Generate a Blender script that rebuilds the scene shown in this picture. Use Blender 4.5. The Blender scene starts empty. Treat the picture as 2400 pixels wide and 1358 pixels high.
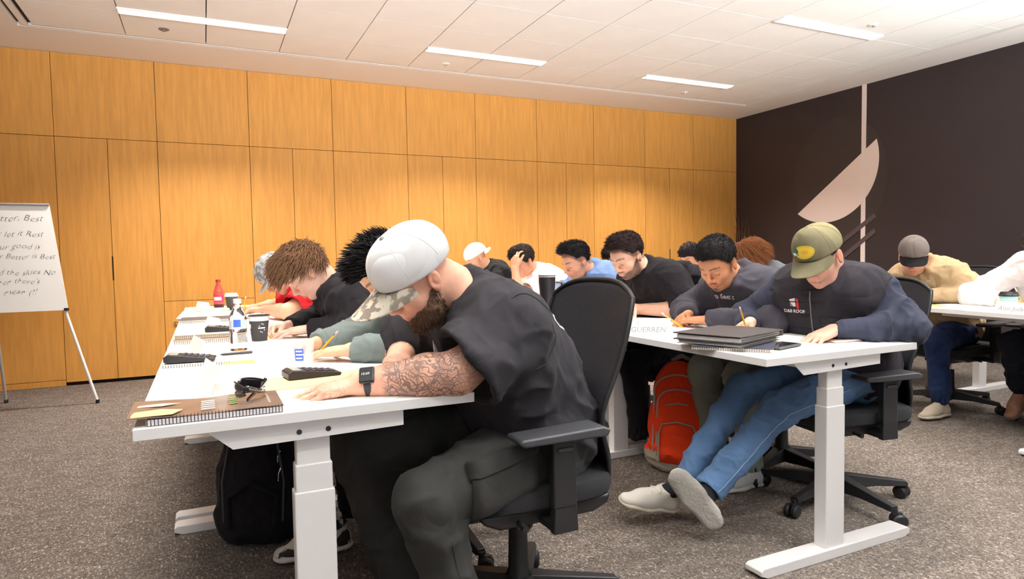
import bpy, bmesh, math, random
import numpy as np
from mathutils import Vector, Matrix
from mathutils.bvhtree import BVHTree
random.seed(7); rng=np.random.default_rng(7)
sc=bpy.context.scene; COL=sc.collection
# ------------------------------------------------------------------ camera, world, light, exposure
YAW,PIT,ROLL=4.40249466e-01,-4.97070019e-02,-1.72098861e-02
cf=Vector((math.sin(YAW)*math.cos(PIT),math.cos(YAW)*math.cos(PIT),math.sin(PIT)))
cr=Vector((math.cos(YAW),-math.sin(YAW),0)); cu=cr.cross(cf)
cr2=math.cos(ROLL)*cr+math.sin(ROLL)*cu; cu2=-math.sin(ROLL)*cr+math.cos(ROLL)*cu
cd=bpy.data.cameras.new('camera'); cam=bpy.data.objects.new('camera',cd); COL.objects.link(cam)
cd.sensor_width=36; cd.lens=1524.87/2400*36; cd.clip_start=.05
mw=Matrix((cr2,cu2,-cf)).transposed().to_4x4(); mw.translation=Vector((0,0,1.09)); cam.matrix_world=mw
sc.camera=cam
w=bpy.data.worlds.new('world'); sc.world=w; w.use_nodes=True
w.node_tree.nodes['Background'].inputs[0].default_value=(.9,.95,1,1); w.node_tree.nodes['Background'].inputs[1].default_value=.4
sc.view_settings.view_transform='Standard'; sc.view_settings.look='None'; sc.view_settings.gamma=1
sc.view_settings.use_curve_mapping=False; sc.view_settings.exposure=.3
LIGHT_E=4.5; STRIP_W=19
al=bpy.data.lights.new('front_fill','AREA'); al.shape='RECTANGLE'; al.size=6; al.size_y=1.9; al.energy=26; al.color=(.93,.96,1)  # unseen area lamp added behind the camera as soft frontal fill
lo=bpy.data.objects.new('front_fill',al); COL.objects.link(lo); lo.location=(1.6,-2.9,1.75); lo.rotation_euler=(math.radians(90),0,0)
# added fill lamps aimed up to brighten the ceiling, behind and beside the camera
for i,(fx,fy,fw,fr) in enumerate(((2.4,-1.0,245,46),(5.6,.1,130,40),(-.6,-1.0,90,46))):
    fl=bpy.data.lights.new('ceiling_fill','AREA'); fl.shape='DISK'; fl.size=.8; fl.spread=math.radians(100); fl.energy=fw; fl.color=(.94,.98,1)
    fo_=bpy.data.objects.new('ceiling_fill',fl); COL.objects.link(fo_); fo_.location=(fx,fy,1.9); fo_.rotation_euler=(math.radians(180-fr),0,0)
sc.cycles.max_bounces=6; sc.cycles.diffuse_bounces=4; sc.cycles.glossy_bounces=3; sc.cycles.transmission_bounces=6; sc.cycles.transparent_max_bounces=12
sc.cycles.caustics_reflective=False; sc.cycles.caustics_refractive=False; sc.cycles.use_denoising=True; sc.cycles.sample_clamp_indirect=6

# ------------------------------------------------------------------ materials
MC={}
def lin(c): return tuple((x/255/12.92 if x/255<=.04045 else ((x/255+.055)/1.055)**2.4) for x in c)
def mat(name,c=(128,128,128),rough=.6,metal=0,bump=None,var=None,st=(1,1,1),emit=0,trans=0,alpha=1,attr=None,spec=.5,coat=0,ior=1.45,rnd=0,two=None,sheen=0,srgb=True):
    if name in MC: return MC[name]
    m=bpy.data.materials.new(name); MC[name]=m; m.use_nodes=True; nt=m.node_tree; N=nt.nodes; L=nt.links
    b=N['Principled BSDF']; col=lin(c) if srgb else c
    b.inputs['Base Color'].default_value=(*col,1); b.inputs['Roughness'].default_value=rough; b.inputs['Metallic'].default_value=metal
    b.inputs['Specular IOR Level'].default_value=spec; b.inputs['Coat Weight'].default_value=coat; b.inputs['IOR'].default_value=ior
    b.inputs['Transmission Weight'].default_value=trans; b.inputs['Alpha'].default_value=alpha
    if sheen: b.inputs['Sheen Weight'].default_value=sheen; b.inputs['Sheen Roughness'].default_value=.5
    if emit: b.inputs['Emission Color'].default_value=(*col,1); b.inputs['Emission Strength'].default_value=emit
    src=None
    if attr:
        a=N.new('ShaderNodeAttribute'); a.attribute_name=attr; src=a.outputs['Color']; L.new(src,b.inputs['Base Color'])
    tc=None
    def coords():
        nonlocal tc
        if tc is None:
            t=N.new('ShaderNodeTexCoord'); mp=N.new('ShaderNodeMapping'); mp.inputs['Scale'].default_value=st
            L.new(t.outputs['Object'],mp.inputs[0]); tc=mp.outputs[0]
        return tc
    if var:
        n=N.new('ShaderNodeTexNoise'); n.inputs['Scale'].default_value=var[0]; n.inputs['Detail'].default_value=4; L.new(coords(),n.inputs['Vector'])
        rp=N.new('ShaderNodeMapRange'); rp.inputs[1].default_value=.3; rp.inputs[2].default_value=.7; rp.inputs[3].default_value=1-var[1]; rp.inputs[4].default_value=1+var[1]
        L.new(n.outputs[0],rp.inputs[0])
        if two:
            mx=N.new('ShaderNodeMix'); mx.data_type='RGBA'; mx.inputs[6].default_value=(*col,1); mx.inputs[7].default_value=(*lin(two),1)
            rp.inputs[3].default_value=0; rp.inputs[4].default_value=1; rp.inputs[1].default_value=.5-var[1]; rp.inputs[2].default_value=.5+var[1]
            L.new(rp.outputs[0],mx.inputs[0]); src=mx.outputs[2]
        else:
            mx=N.new('ShaderNodeVectorMath'); mx.operation='SCALE'
            if src: L.new(src,mx.inputs[0])
            else: mx.inputs[0].default_value=col
            L.new(rp.outputs[0],mx.inputs['Scale']); src=mx.outputs[0]
        L.new(src,b.inputs['Base Color'])
    if rnd:
        o=N.new('ShaderNodeObjectInfo'); r=N.new('ShaderNodeMapRange'); r.inputs[3].default_value=1-rnd; r.inputs[4].default_value=1+rnd*.4
        L.new(o.outputs['Random'],r.inputs[0]); mx=N.new('ShaderNodeVectorMath'); mx.operation='SCALE'
        if src: L.new(src,mx.inputs[0])
        else: mx.inputs[0].default_value=col
        L.new(r.outputs[0],mx.inputs['Scale']); L.new(mx.outputs[0],b.inputs['Base Color']); src=mx.outputs[0]
    if bump:
        n=N.new('ShaderNodeTexNoise'); n.inputs['Scale'].default_value=bump[0]; n.inputs['Detail'].default_value=5; L.new(coords(),n.inputs['Vector'])
        bp=N.new('ShaderNodeBump'); bp.inputs['Strength'].default_value=bump[1]; bp.inputs['Distance'].default_value=bump[2] if len(bump)>2 else .01
        L.new(n.outputs[0],bp.inputs['Height']); L.new(bp.outputs[0],b.inputs['Normal'])
    m['src']=''; return m
# ------------------------------------------------------------------ mesh helpers
def tag(o,label=None,cat=None,group=None,kind=None):
    if label: o['label']=label
    if cat: o['category']=cat
    if group: o['group']=group
    if kind: o['kind']=kind
    return o
def thing(name,label,cat,loc=(0,0,0),group=None,rotz=0):
    o=bpy.data.objects.new(name,None); COL.objects.link(o); o.location=loc; o.rotation_euler=(0,0,rotz); o.empty_display_size=.05
    return tag(o,label,cat,group)
def link(name,me,m=None,parent=None,local=False):
    o=bpy.data.objects.new(name,me); COL.objects.link(o)
    if m is not None and not me.materials:
        me.materials.append(m)
    if parent is not None:
        o.parent=parent
        if not local:   # geometry given in world coordinates
            M=Matrix.Translation(parent_loc(parent)).inverted(); o.matrix_parent_inverse=Matrix.Identity(4)
            me.transform(M)
    return o
def parent_loc(p):
    v=Vector(p.location)
    while p.parent: p=p.parent; v+=Vector(p.location)
    return v
class MB:
    def __init__(s): s.v=[]; s.f=[]
    def add(s,vs,fs):
        n=len(s.v); s.v+= [tuple(p) for p in vs]; s.f+=[tuple(i+n for i in f) for f in fs]; return s
    def box(s,c,d,R=None):
        vs=[Vector((x*d[0]/2,y*d[1]/2,z*d[2]/2)) for x in(-1,1) for y in(-1,1) for z in(-1,1)]
        if R is not None: vs=[R@v for v in vs]
        vs=[v+Vector(c) for v in vs]
        return s.add(vs,[(0,1,3,2),(4,6,7,5),(0,4,5,1),(2,3,7,6),(0,2,6,4),(1,5,7,3)])
    def prism(s,poly,ax,a,b):
        # poly list of 2D; ax = extrusion axis index
        n=len(poly)
        def mk(p,t):
            l=[p[0],p[1]]; l.insert(ax,t); return l
        ar=sum(poly[i][0]*poly[(i+1)%n][1]-poly[(i+1)%n][0]*poly[i][1] for i in range(n))
        flip=(ar>0)!=(ax!=1); vs=[mk(p,a) for p in poly]+[mk(p,b) for p in poly]
        fs=[tuple(range(n))[::-1],tuple(range(n,2*n))]+[(i,(i+1)%n,n+(i+1)%n,n+i) for i in range(n)]
        if (b<a)!=flip: fs=[f[::-1] for f in fs]
        return s.add(vs,fs)
    def tube(s,pts,r,n=8,closed=False,cap=True,flat=None):
        P=[Vector(p) for p in pts]; m=len(P); R=r if hasattr(r,'__len__') else [r]*m
        up=Vector((0,0,1)); rings=[]; prev=None
        for i in range(m):
            if closed: t=(P[(i+1)%m]-P[i-1])
            else: t=P[min(i+1,m-1)]-P[max(i-1,0)]
            t=t.normalized() if t.length>1e-9 else Vector((0,0,1))
            if prev is None:
                a=up if abs(t.z)<.9 else Vector((1,0,0)); u=t.cross(a).normalized()
            else: u=(prev-t*prev.dot(t)).normalized()
            prev=u; v=t.cross(u); fl=flat or 1
            rings.append([P[i]+(u*math.cos(2*math.pi*k/n)+v*math.sin(2*math.pi*k/n)*fl)*R[i] for k in range(n)])
        vs=[p for rg in rings for p in rg]; fs=[]
        for i in range(m if closed else m-1):
            j=(i+1)%m
            for k in range(n): fs.append((i*n+k,i*n+(k+1)%n,j*n+(k+1)%n,j*n+k))
        if not closed and cap: fs+= [tuple(range(n))[::-1],tuple(range((m-1)*n,m*n))]
        return s.add(vs,fs)
    def cyl(s,a,b,r,n=16,r2=None): return s.tube([a,b],[r,r if r2 is None else r2],n)
    def lathe(s,prof,c=(0,0,0),n=20,ax=(0,0,1)):
        q=Vector((0,0,1)).rotation_difference(Vector(ax)); vs=[]; m=len(prof)
        for r,z in prof:
            for k in range(n): vs.append(q@Vector((r*math.cos(2*math.pi*k/n),r*math.sin(2*math.pi*k/n),z))+Vector(c))
        fs=[(i*n+k,i*n+(k+1)%n,(i+1)*n+(k+1)%n,(i+1)*n+k) for i in range(m-1) for k in range(n)]
        if prof[0][0]>1e-6: fs.append(tuple(range(n))[::-1])
        if prof[-1][0]>1e-6: fs.append(tuple(range((m-1)*n,m*n)))
        return s.add(vs,fs)
    def build(s,name,m,parent=None,smooth=False,bev=0,local=False,seg=2,sub=0):
        me=bpy.data.meshes.new(name); me.from_pydata(s.v,[],s.f); me.validate()
        o=link(name,me,m,parent,local)
        if smooth: smooth_by_angle(me)
        if bev:
            b=o.modifiers.new('bevel','BEVEL'); b.width=bev; b.segments=seg; b.limit_method='ANGLE'; b.angle_limit=math.radians(40)
            me.polygons.foreach_set('use_smooth',[True]*len(me.polygons)); b.harden_normals=True
        if sub: k=o.modifiers.new('subdivision','SUBSURF'); k.levels=sub; k.render_levels=sub; me.polygons.foreach_set('use_smooth',[True]*len(me.polygons))
        return o
def smooth_by_angle(me,ang=35):
    me.polygons.foreach_set('use_smooth',[True]*len(me.polygons))
    bm=bmesh.new(); bm.from_mesh(me)
    for e in bm.edges:
        if len(e.link_faces)==2 and e.calc_face_angle(0)>math.radians(ang): e.smooth=False
    bm.to_mesh(me); bm.free()
def copy_tree(o,parent=None):
    c=o.copy(); COL.objects.link(c)
    if parent is not None: c.parent=parent
    for ch in list(o.children): copy_tree(ch,c)
    return c
def text_mesh(s,size,shear=0,thin=0,space=1.0,align='LEFT'):
    cu_=bpy.data.curves.new('lettering','FONT'); cu_.body=s; cu_.size=size; cu_.shear=shear; cu_.offset=thin; cu_.space_character=space; cu_.align_x=align; cu_.resolution_u=2
    ob=bpy.data.objects.new('lettering',cu_); COL.objects.link(ob); dg=bpy.context.evaluated_depsgraph_get(); dg.update()
    me=bpy.data.meshes.new_from_object(ob.evaluated_get(dg)); bpy.data.objects.remove(ob); 
    me.materials.clear(); return me
def place_text(s,size,org,xd,yd,m,parent,name='lettering',bvh=None,off=.0015,**k):
    me=text_mesh(s,size,**k); xd=Vector(xd).normalized(); yd=Vector(yd).normalized(); n=xd.cross(yd).normalized(); org=Vector(org)
    if bvh: 
        bm=bmesh.new(); bm.from_mesh(me); bmesh.ops.triangulate(bm,faces=bm.faces[:]); bm.to_mesh(me); bm.free()
    for v in me.vertices:
        p=org+xd*v.co.x+yd*v.co.y
        if bvh:
            h=bvh.ray_cast(p+n*.12,-n,.3)
            if h[0] is not None: p=h[0]
        v.co=p+n*off
    return link(name,me,m,parent)
def decal(poly,org,xd,yd,m,parent,name,bvh=None,off=.001):
    me=bpy.data.meshes.new(name); xd=Vector(xd).normalized(); yd=Vector(yd).normalized(); n=xd.cross(yd).normalized(); org=Vector(org)
    bm=bmesh.new(); f=bm.faces.new([bm.verts.new((x,y,0)) for x,y in poly]); bmesh.ops.triangulate(bm,faces=[f]); bmesh.ops.subdivide_edges(bm,edges=bm.edges[:],cuts=2,use_grid_fill=True); bmesh.ops.recalc_face_normals(bm,faces=bm.faces[:])
    for v in bm.verts:
        p=org+xd*v.co.x+yd*v.co.y
        if bvh:
            h=bvh.ray_cast(p+n*.12,-n,.3)
            if h[0] is not None: p=h[0]
        v.co=p+n*off
    bm.to_mesh(me); bm.free(); me.polygons.foreach_set('use_smooth',[True]*len(me.polygons))
    return link(name,me,m,parent)
# ------------------------------------------------------------------ implicit surfaces
def vnoise(p,seed=0):
    p=np.asarray(p,float); i=np.floor(p).astype(np.int64); f=p-i; f=f*f*(3-2*f)
    def h(a,b,c):
        n=(a*374761393+b*668265263+c*2147483647+seed*1442695)&0xffffffff; n=((n^(n>>13))*1274126177)&0xffffffff; return ((n^(n>>16))&0xffff)/65535.0
    r=0
    for dx in(0,1):
        for dy in(0,1):
            for dz in(0,1):
                r=r+h(i[:,0]+dx,i[:,1]+dy,i[:,2]+dz)*(f[:,0] if dx else 1-f[:,0])*(f[:,1] if dy else 1-f[:,1])*(f[:,2] if dz else 1-f[:,2])
    return r
class SDF:
    def __init__(s,lo,hi,v):
        s.v=v; s.lo=np.array(lo,float); n=np.ceil((np.array(hi)-s.lo)/v).astype(int)+1; s.n=n
        s.d=np.full(n,9,np.float32); s.ax=[(s.lo[i]+v*np.arange(n[i])).astype(np.float32) for i in range(3)]
    def _b(s,lo,hi):
        a=np.maximum(np.floor((lo-s.lo)/s.v).astype(int),0); b=np.minimum(np.ceil((hi-s.lo)/s.v).astype(int)+1,s.n)
        if (b<=a).any(): return None
        sl=tuple(slice(a[i],b[i]) for i in range(3))
        return sl,s.ax[0][sl[0]][:,None,None],s.ax[1][sl[1]][None,:,None],s.ax[2][sl[2]][None,None,:]
    def put(s,fn,lo,hi,k=0,op='u'):
        pad=k+2.5*s.v; r=s._b(np.array(lo)-pad,np.array(hi)+pad)
        if r is None: return s
        sl,X,Y,Z=r; f=fn(X,Y,Z); d=s.d[sl]
        if op=='u':
            m=np.minimum(d,f)
            if k>0: h=np.maximum(k-np.abs(d-f),0)/k; m=m-h*h*k*.25
        else:
            f=-f; m=np.maximum(d,f)
            if k>0: h=np.maximum(k-np.abs(d-f),0)/k; m=m+h*h*k*.25
        s.d[sl]=m; return s
    def cone(s,a,b,ra,rb=None,k=.02,op='u',sq=None,cut=None):
        a=np.array(a,float); b=np.array(b,float); rb=ra if rb is None else rb; ba=b-a; L2=max(float(ba@ba),1e-9); r=max(ra,rb)
        if sq is not None: n=np.array(sq[0],float); n/=np.linalg.norm(n); g=sq[1]-1
        if cut: cn=ba/math.sqrt(L2)
        def fn(X,Y,Z):
            x=X-a[0]; y=Y-a[1]; z=Z-a[2]; t=np.clip((x*ba[0]+y*ba[1]+z*ba[2])/L2,0,1)
            dx=x-t*ba[0]; dy=y-t*ba[1]; dz=z-t*ba[2]
            if sq is not None:
                q=(dx*n[0]+dy*n[1]+dz*n[2])*g; dx=dx+q*n[0]; dy=dy+q*n[1]; dz=dz+q*n[2]
            d=np.sqrt(dx*dx+dy*dy+dz*dz)-(ra+(rb-ra)*t)
            if cut: d=np.maximum(d,(X-b[0])*cn[0]+(Y-b[1])*cn[1]+(Z-b[2])*cn[2])
            return d.astype(np.float32)
        g2=r if sq is None or sq[1]>=1 else r/sq[1]
        return s.put(fn,np.minimum(a,b)-g2,np.maximum(a,b)+g2,k,op)
    def ell(s,c,r,M=None,k=.02,op='u'):
        c=np.array(c,float); r=np.array(r,float); M=np.eye(3) if M is None else np.array(M)
        def fn(X,Y,Z):
            x=X-c[0]; y=Y-c[1]; z=Z-c[2]; k0=0; k1=0
            for i in range(3):
                q=(x*M[0,i]+y*M[1,i]+z*M[2,i])/r[i]; k0=k0+q*q; k1=k1+(q/r[i])**2
            k0=np.sqrt(k0); return (k0*(k0-1)/np.sqrt(k1+1e-9)).astype(np.float32)
        R=r.max(); return s.put(fn,c-R,c+R,k,op)
    def half(s,p,n,k=0):   # keep the side opposite to n
        p=np.array(p,float); n=np.array(n,float); n/=np.linalg.norm(n); X,Y,Z=s.ax[0][:,None,None],s.ax[1][None,:,None],s.ax[2][None,None,:]
        s.d=np.maximum(s.d,(X-p[0])*n[0]+(Y-p[1])*n[1]+(Z-p[2])*n[2]).astype(np.float32); return s
    def mesh(s):
        d=s.d; d[0]=d[-1]=1; d[:,0]=d[:,-1]=1; d[:,:,0]=d[:,:,-1]=1
        S=d<0; c=np.zeros(tuple(s.n-1),np.uint8)
        for x in(0,1):
            for y in(0,1):
                for z in(0,1): c+=S[x:s.n[0]-1+x,y:s.n[1]-1+y,z:s.n[2]-1+z]
        act=np.nonzero((c>0)&(c<8)); I=np.stack(act,1); 
        if len(I)==0: return np.zeros((0,3)),np.zeros((0,4),int)
        idx=np.full(c.shape,-1,np.int32); idx[act]=np.arange(len(I))
        acc=np.zeros((len(I),3)); cnt=np.zeros(len(I))
        for ax in range(3):
            o1,o2=[i for i in range(3) if i!=ax]
            for a in(0,1):
                for b in(0,1):
                    p0=I.copy(); p0[:,o1]+=a; p0[:,o2]+=b; p1=p0.copy(); p1[:,ax]+=1
                    v0=d[p0[:,0],p0[:,1],p0[:,2]]; v1=d[p1[:,0],p1[:,1],p1[:,2]]; m=(v0<0)!=(v1<0)
                    t=np.where(m,v0/np.where(m,v0-v1,1),0); q=p0.astype(float); q[:,ax]+=t; acc[m]+=q[m]; cnt+=m
        V=s.lo+s.v*acc/cnt[:,None]; Q=[]
        for ax in range(3):
            o1,o2=(ax+1)%3,(ax+2)%3; sl0=[slice(None)]*3; sl1=[slice(None)]*3; sl0[ax]=slice(0,-1); sl1[ax]=slice(1,None)
            A=S[tuple(sl0)]; B=S[tuple(sl1)]; e=np.stack(np.nonzero(A!=B),1)
            e=e[(e[:,o1]>0)&(e[:,o2]>0)&(e[:,o1]<s.n[o1]-1)&(e[:,o2]<s.n[o2]-1)]
            def g(a,b): q=e.copy(); q[:,o1]-=a; q[:,o2]-=b; return idx[q[:,0],q[:,1],q[:,2]]
            q=np.stack([g(1,1),g(0,1),g(0,0),g(1,0)],1); fl=~A[e[:,0],e[:,1],e[:,2]]; q[fl]=q[fl][:,::-1]; Q.append(q)
        Q=np.concatenate(Q); return V,Q
def np_mesh(name,V,Q,smooth=True):
    me=bpy.data.meshes.new(name); me.vertices.add(len(V)); me.vertices.foreach_set('co',V.astype(np.float32).ravel())
    k=Q.shape[1]; me.loops.add(Q.size); me.loops.foreach_set('vertex_index',Q.astype(np.int32).ravel())
    me.polygons.add(len(Q)); me.polygons.foreach_set('loop_start',np.arange(0,Q.size,k,dtype=np.int32))
    if smooth: me.polygons.foreach_set('use_smooth',np.ones(len(Q),bool))
    me.update(calc_edges=True); return me
def normals(me):
    n=np.zeros(len(me.vertices)*3,np.float32); me.vertex_normals.foreach_get('vector',n); return n.reshape(-1,3)
def displace(me,fn):
    V=np.zeros(len(me.vertices)*3,np.float32); me.vertices.foreach_get('co',V); V=V.reshape(-1,3); N=normals(me)
    V=V+N*fn(V,N)[:,None]; me.vertices.foreach_set('co',V.astype(np.float32).ravel()); me.update(); return V
def set_col(me,C):
    a=me.color_attributes.new('Col','FLOAT_COLOR','POINT'); C4=np.ones((len(C),4),np.float32); C4[:,:3]=C; a.data.foreach_set('color',C4.ravel())
def set_f(me,name,F_):
    a=me.attributes.new(name,'FLOAT','POINT'); a.data.foreach_set('value',F_.astype(np.float32))
def folds(amp,fr=9,seed=0,st=(1,1,1)):
    st=np.array(st)
    def fn(V,N):
        w_=V*fr*st; q=np.stack([vnoise(w_*.6+7,seed),vnoise(w_*.6+31,seed+1),vnoise(w_*.6+53,seed+2)],1)
        a=vnoise(w_+q*2.6,seed+3); b=vnoise(w_*2.1+q*3.4+9,seed+4); c=vnoise(w_*4.0+q*4.5+19,seed+5)
        return amp*((1-np.abs(2*a-1))**3*1.3-.4)+amp*.6*((1-np.abs(2*b-1))**3-.35)+amp*.22*((1-np.abs(2*c-1))**2-.4)
    return fn
def strands(P0,N0,D0,L,r,segs=4,curl=0,seed=0,grav=0,sides=3):
    # P0 roots, N0 root directions, D0 end directions, L lengths
    g=np.random.default_rng(seed); n=len(P0); pts=[P0]; d=N0.copy(); cv=g.normal(size=(n,3)); cv/=np.linalg.norm(cv,axis=1)[:,None]
    for i in range(segs):
        t=(i+1)/segs; dd=N0*(1-t)+D0*t+cv*curl*math.sin(t*3.5+0); dd/=np.linalg.norm(dd,axis=1)[:,None]+1e-9
        pts.append(pts[-1]+dd*(L/segs)[:,None])
    P=np.stack(pts,1); T=np.gradient(P,axis=1); T/=np.linalg.norm(T,axis=2)[:,:,None]+1e-9
    ref=np.array([.3,.5,.81]); U=np.cross(T,ref); U/=np.linalg.norm(U,axis=2)[:,:,None]+1e-9; W=np.cross(T,U)
    R=(np.array([1-.93*(i/segs)**1.6 for i in range(segs+1)])[None,:]*(r if np.ndim(r)==0 else r[:,None]))
    V=np.stack([P+(U*math.cos(2*math.pi*k/sides)+W*math.sin(2*math.pi*k/sides))*R[:,:,None] for k in range(sides)],2) # n,seg+1,sides,3
    base=(np.arange(n)*(segs+1)*sides)[:,None]; Q=[]
    for i in range(segs):
        for k in range(sides):
            k2=(k+1)%sides; Q.append(np.concatenate([base+i*sides+k,base+i*sides+k2,base+(i+1)*sides+k2,base+(i+1)*sides+k],1))
    return V.reshape(-1,3),np.concatenate(Q)
# ------------------------------------------------------------------ people
def V3(*a): return np.array(a,float)
def unit(v): v=np.array(v,float); return v/(np.linalg.norm(v)+1e-12)
class Frame:
    def __init__(s,c,yaw=180,pitch=0,roll=0,sc=1.0):
        y,p,r=map(math.radians,(yaw,pitch,roll)); f0=V3(math.cos(y),math.sin(y),0); l=V3(-math.sin(y),math.cos(y),0); u0=V3(0,0,1)
        f=math.cos(p)*f0-math.sin(p)*u0; u=math.cos(p)*u0+math.sin(p)*f0
        l2=math.cos(r)*l+math.sin(r)*u; u2=math.cos(r)*u-math.sin(r)*l
        s.c=np.array(c,float); s.M=np.stack([f,l2,u2],1); s.s=sc
    def w(s,p): return s.c+s.s*(s.M@np.array(p,float))
    def W(s,P): return s.c+s.s*(P@s.M.T)
    def inv(s,V): return ((V-s.c)@s.M)/s.s
    def d(s,v): return s.M@np.array(v,float)
HAIRX=[-.12,-.05,-.02,.02,.045,.07,.1]; HAIRZ=[-.07,-.055,.0,-.002,.03,.062,.07]
def head_sdf(S,H,o):
    k=H.s; M=H.M
    def E_(c,r,kk=.015,op='u'): S.ell(H.w(c),np.array(r)*k,M,kk,op)
    def C_(a,b,ra,rb=None,kk=.01,op='u',sq=None): S.cone(H.w(a),H.w(b),ra*k,(rb if rb is not None else ra)*k,kk,op,sq)
    jw=o.get('jaw',1.0)
    E_((-.012,0,.045),(.098,.077,.083)); E_((.028,0,-.03),(.062,.062*jw,.07),.03); E_((.045,0,.03),(.05,.062,.05),.02)
    C_((.045,-.028,-.078),(.045,.028,-.078),.03*jw,kk=.03); E_((.070,0,-.092),(.022,.024*jw,.02),.02)
    for y in(-1,1): E_((.062,.043*y,-.022),(.022,.02,.02),.025)
    C_((.083,-.032,.026),(.083,.032,.026),.011,kk=.015)
    for y in(-1,1): E_((.094,.031*y,.006),(.014,.015,.012),.012,'s')
    for y in(-1,1): E_((.0775,.031*y,.004),(.0145,.0145,.0125),.004)
    C_((.092,0,.014),(.113,0,-.024),.0075,.0115,.010)
    for y in(-1,1): E_((.103,.0125*y,-.029),(.011,.0075,.0075),.005)
    C_((.088,-.02,-.048),(.088,.02,-.048),.012,kk=.02)
    C_((.0985,-.016,-.053),(.0985,.016,-.053),.0055,kk=.006); C_((.097,-.014,-.0655),(.097,.014,-.0655),.0065,kk=.006)
    C_((.107,-.02,-.0592),(.107,.02,-.0592),.0025,kk=.004,op='s')
    for y in(-1,1):
        c=(-.006,.0795*y,-.004); f_=unit((.35,.25*y,0)); 
        FE=Frame((0,0,0)); m2=np.stack([unit(V3(1,.35*y,.25)),unit(V3(-.35*y,1,0)*1.0),V3(0,0,1)],1)
        # ear: flattened ellipsoid, tilted back, with a hollow
        a=M@np.array([[.97,0,-.22],[0,1,0],[.22,0,.97]])
        S.ell(H.w(c),np.array((.018,.0085,.031))*k,a,.006); S.ell(H.w((c[0]+.003,c[1]+.0085*y,c[2]+.002)),np.array((.0115,.0080,.019))*k,a,.003,'s'); S.ell(H.w((c[0]-.001,c[1]+.001*y,c[2]+.002)),np.array((.006,.006,.012))*k,a,.004)
        S.ell(H.w((c[0]+.006,c[1]+.001*y,c[2]-.024)),np.array((.009,.006,.010))*k,a,.004)
def hand(S,wr,d,n,left,curls,thumb=(.8,.5,.2),sc=1.0,spread=1.0,thumb2=None):
    d=unit(d); n=np.array(n,float); n=unit(n-d*(n@d)); t=np.cross(-n,d)*(-1 if left else 1); wr=np.array(wr,float)
    P=lambda a,b,c: wr+sc*(a*d+b*t+c*n)
    kn=[P(.090,.029,0),P(.094,.009,-.002),P(.089,-.011,0),P(.080,-.029,.003)]; st=[.016,.006,-.005,-.015]
    for i in range(4): S.cone(P(.0,st[i],0),kn[i],.0165*sc,.0112*sc,.012)
    S.ell(P(.052,0,0),V3(.045,.038,.015)*sc,np.stack([d,t,n],1),.012)
    S.cone(P(.015,.014,.006),P(.05,.034,.010),.017*sc,.014*sc,.014)
    ln=[(.041,.025,.021),(.045,.029,.022),(.042,.027,.021),(.033,.020,.018)]; tips=[]; sp=[.10,.02,-.07,-.16]
    for i in range(4):
        p=kn[i]; b=unit(d+t*sp[i]*spread); a=0; r=.0092*sc if i<3 else .0080*sc
        for j in range(3):
            a+=math.radians(curls[i][j]); q=p+sc*ln[i][j]*(math.cos(a)*b+math.sin(a)*n); S.cone(p,q,r,r*.9,.003 if j else .006); p=q; r*=.9
        tips.append(p)
    p=P(.048,.034,.010); th=unit(thumb[0]*d+thumb[1]*t+thumb[2]*n); q=p+th*.036*sc; S.cone(p,q,.0125*sc,.0105*sc,.008)
    t2=thumb2 or thumb; th=unit(t2[0]*d+t2[1]*t+t2[2]*n); r_=q+th*.028*sc; S.cone(q,r_,.0108*sc,.0088*sc,.003)
    return dict(tips=tips,thumb=r_,kn=kn,P=P)
GRIP=[(52,38,22),(62,48,28),(70,60,30),(74,62,30)]; FLAT=[(8,12,8),(6,12,8),(8,14,8),(12,16,8)]; REST=[(25,28,15),(28,32,18),(32,34,18),(36,34,18)]; FIST=[(75,85,40),(78,88,40),(80,88,40),(82,88,40)]
def pencil(name,hp,label,length=.15,tip_z=.7475,up=None,parent=None,group='pencils in writing hands'):
    a=hp['P'](.122,.022,.088); b=hp['P'](.075,.046,.0); d=unit(b-a)
    if up is not None: d=unit(up)
    if d[2]>.15: a=a-d*max(min((a[2]-tip_z)/d[2],.05),-.02)
    L=length; e=a+d*L
    t=thing(name,label,'pencil',tuple(a),group)
    MB().tube([a+d*.018,a+d*(L-.022)],.0037,6).build('shaft',mat('pencil_yellow',(238,170,40),.4),t)
    MB().tube([a,a+d*.018],[.0006,.0037],6).build('sharpened_tip',mat('pencil_wood',(225,190,150),.7),t)
    MB().tube([a+d*(L-.022),a+d*(L-.012)],.0039,8).build('ferrule',mat('ferrule',(190,190,185),.3,1),t)
    MB().tube([a+d*(L-.012),a+d*L],.0036,8).build('eraser',mat('eraser',(235,200,195),.7),t)
    return t
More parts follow.
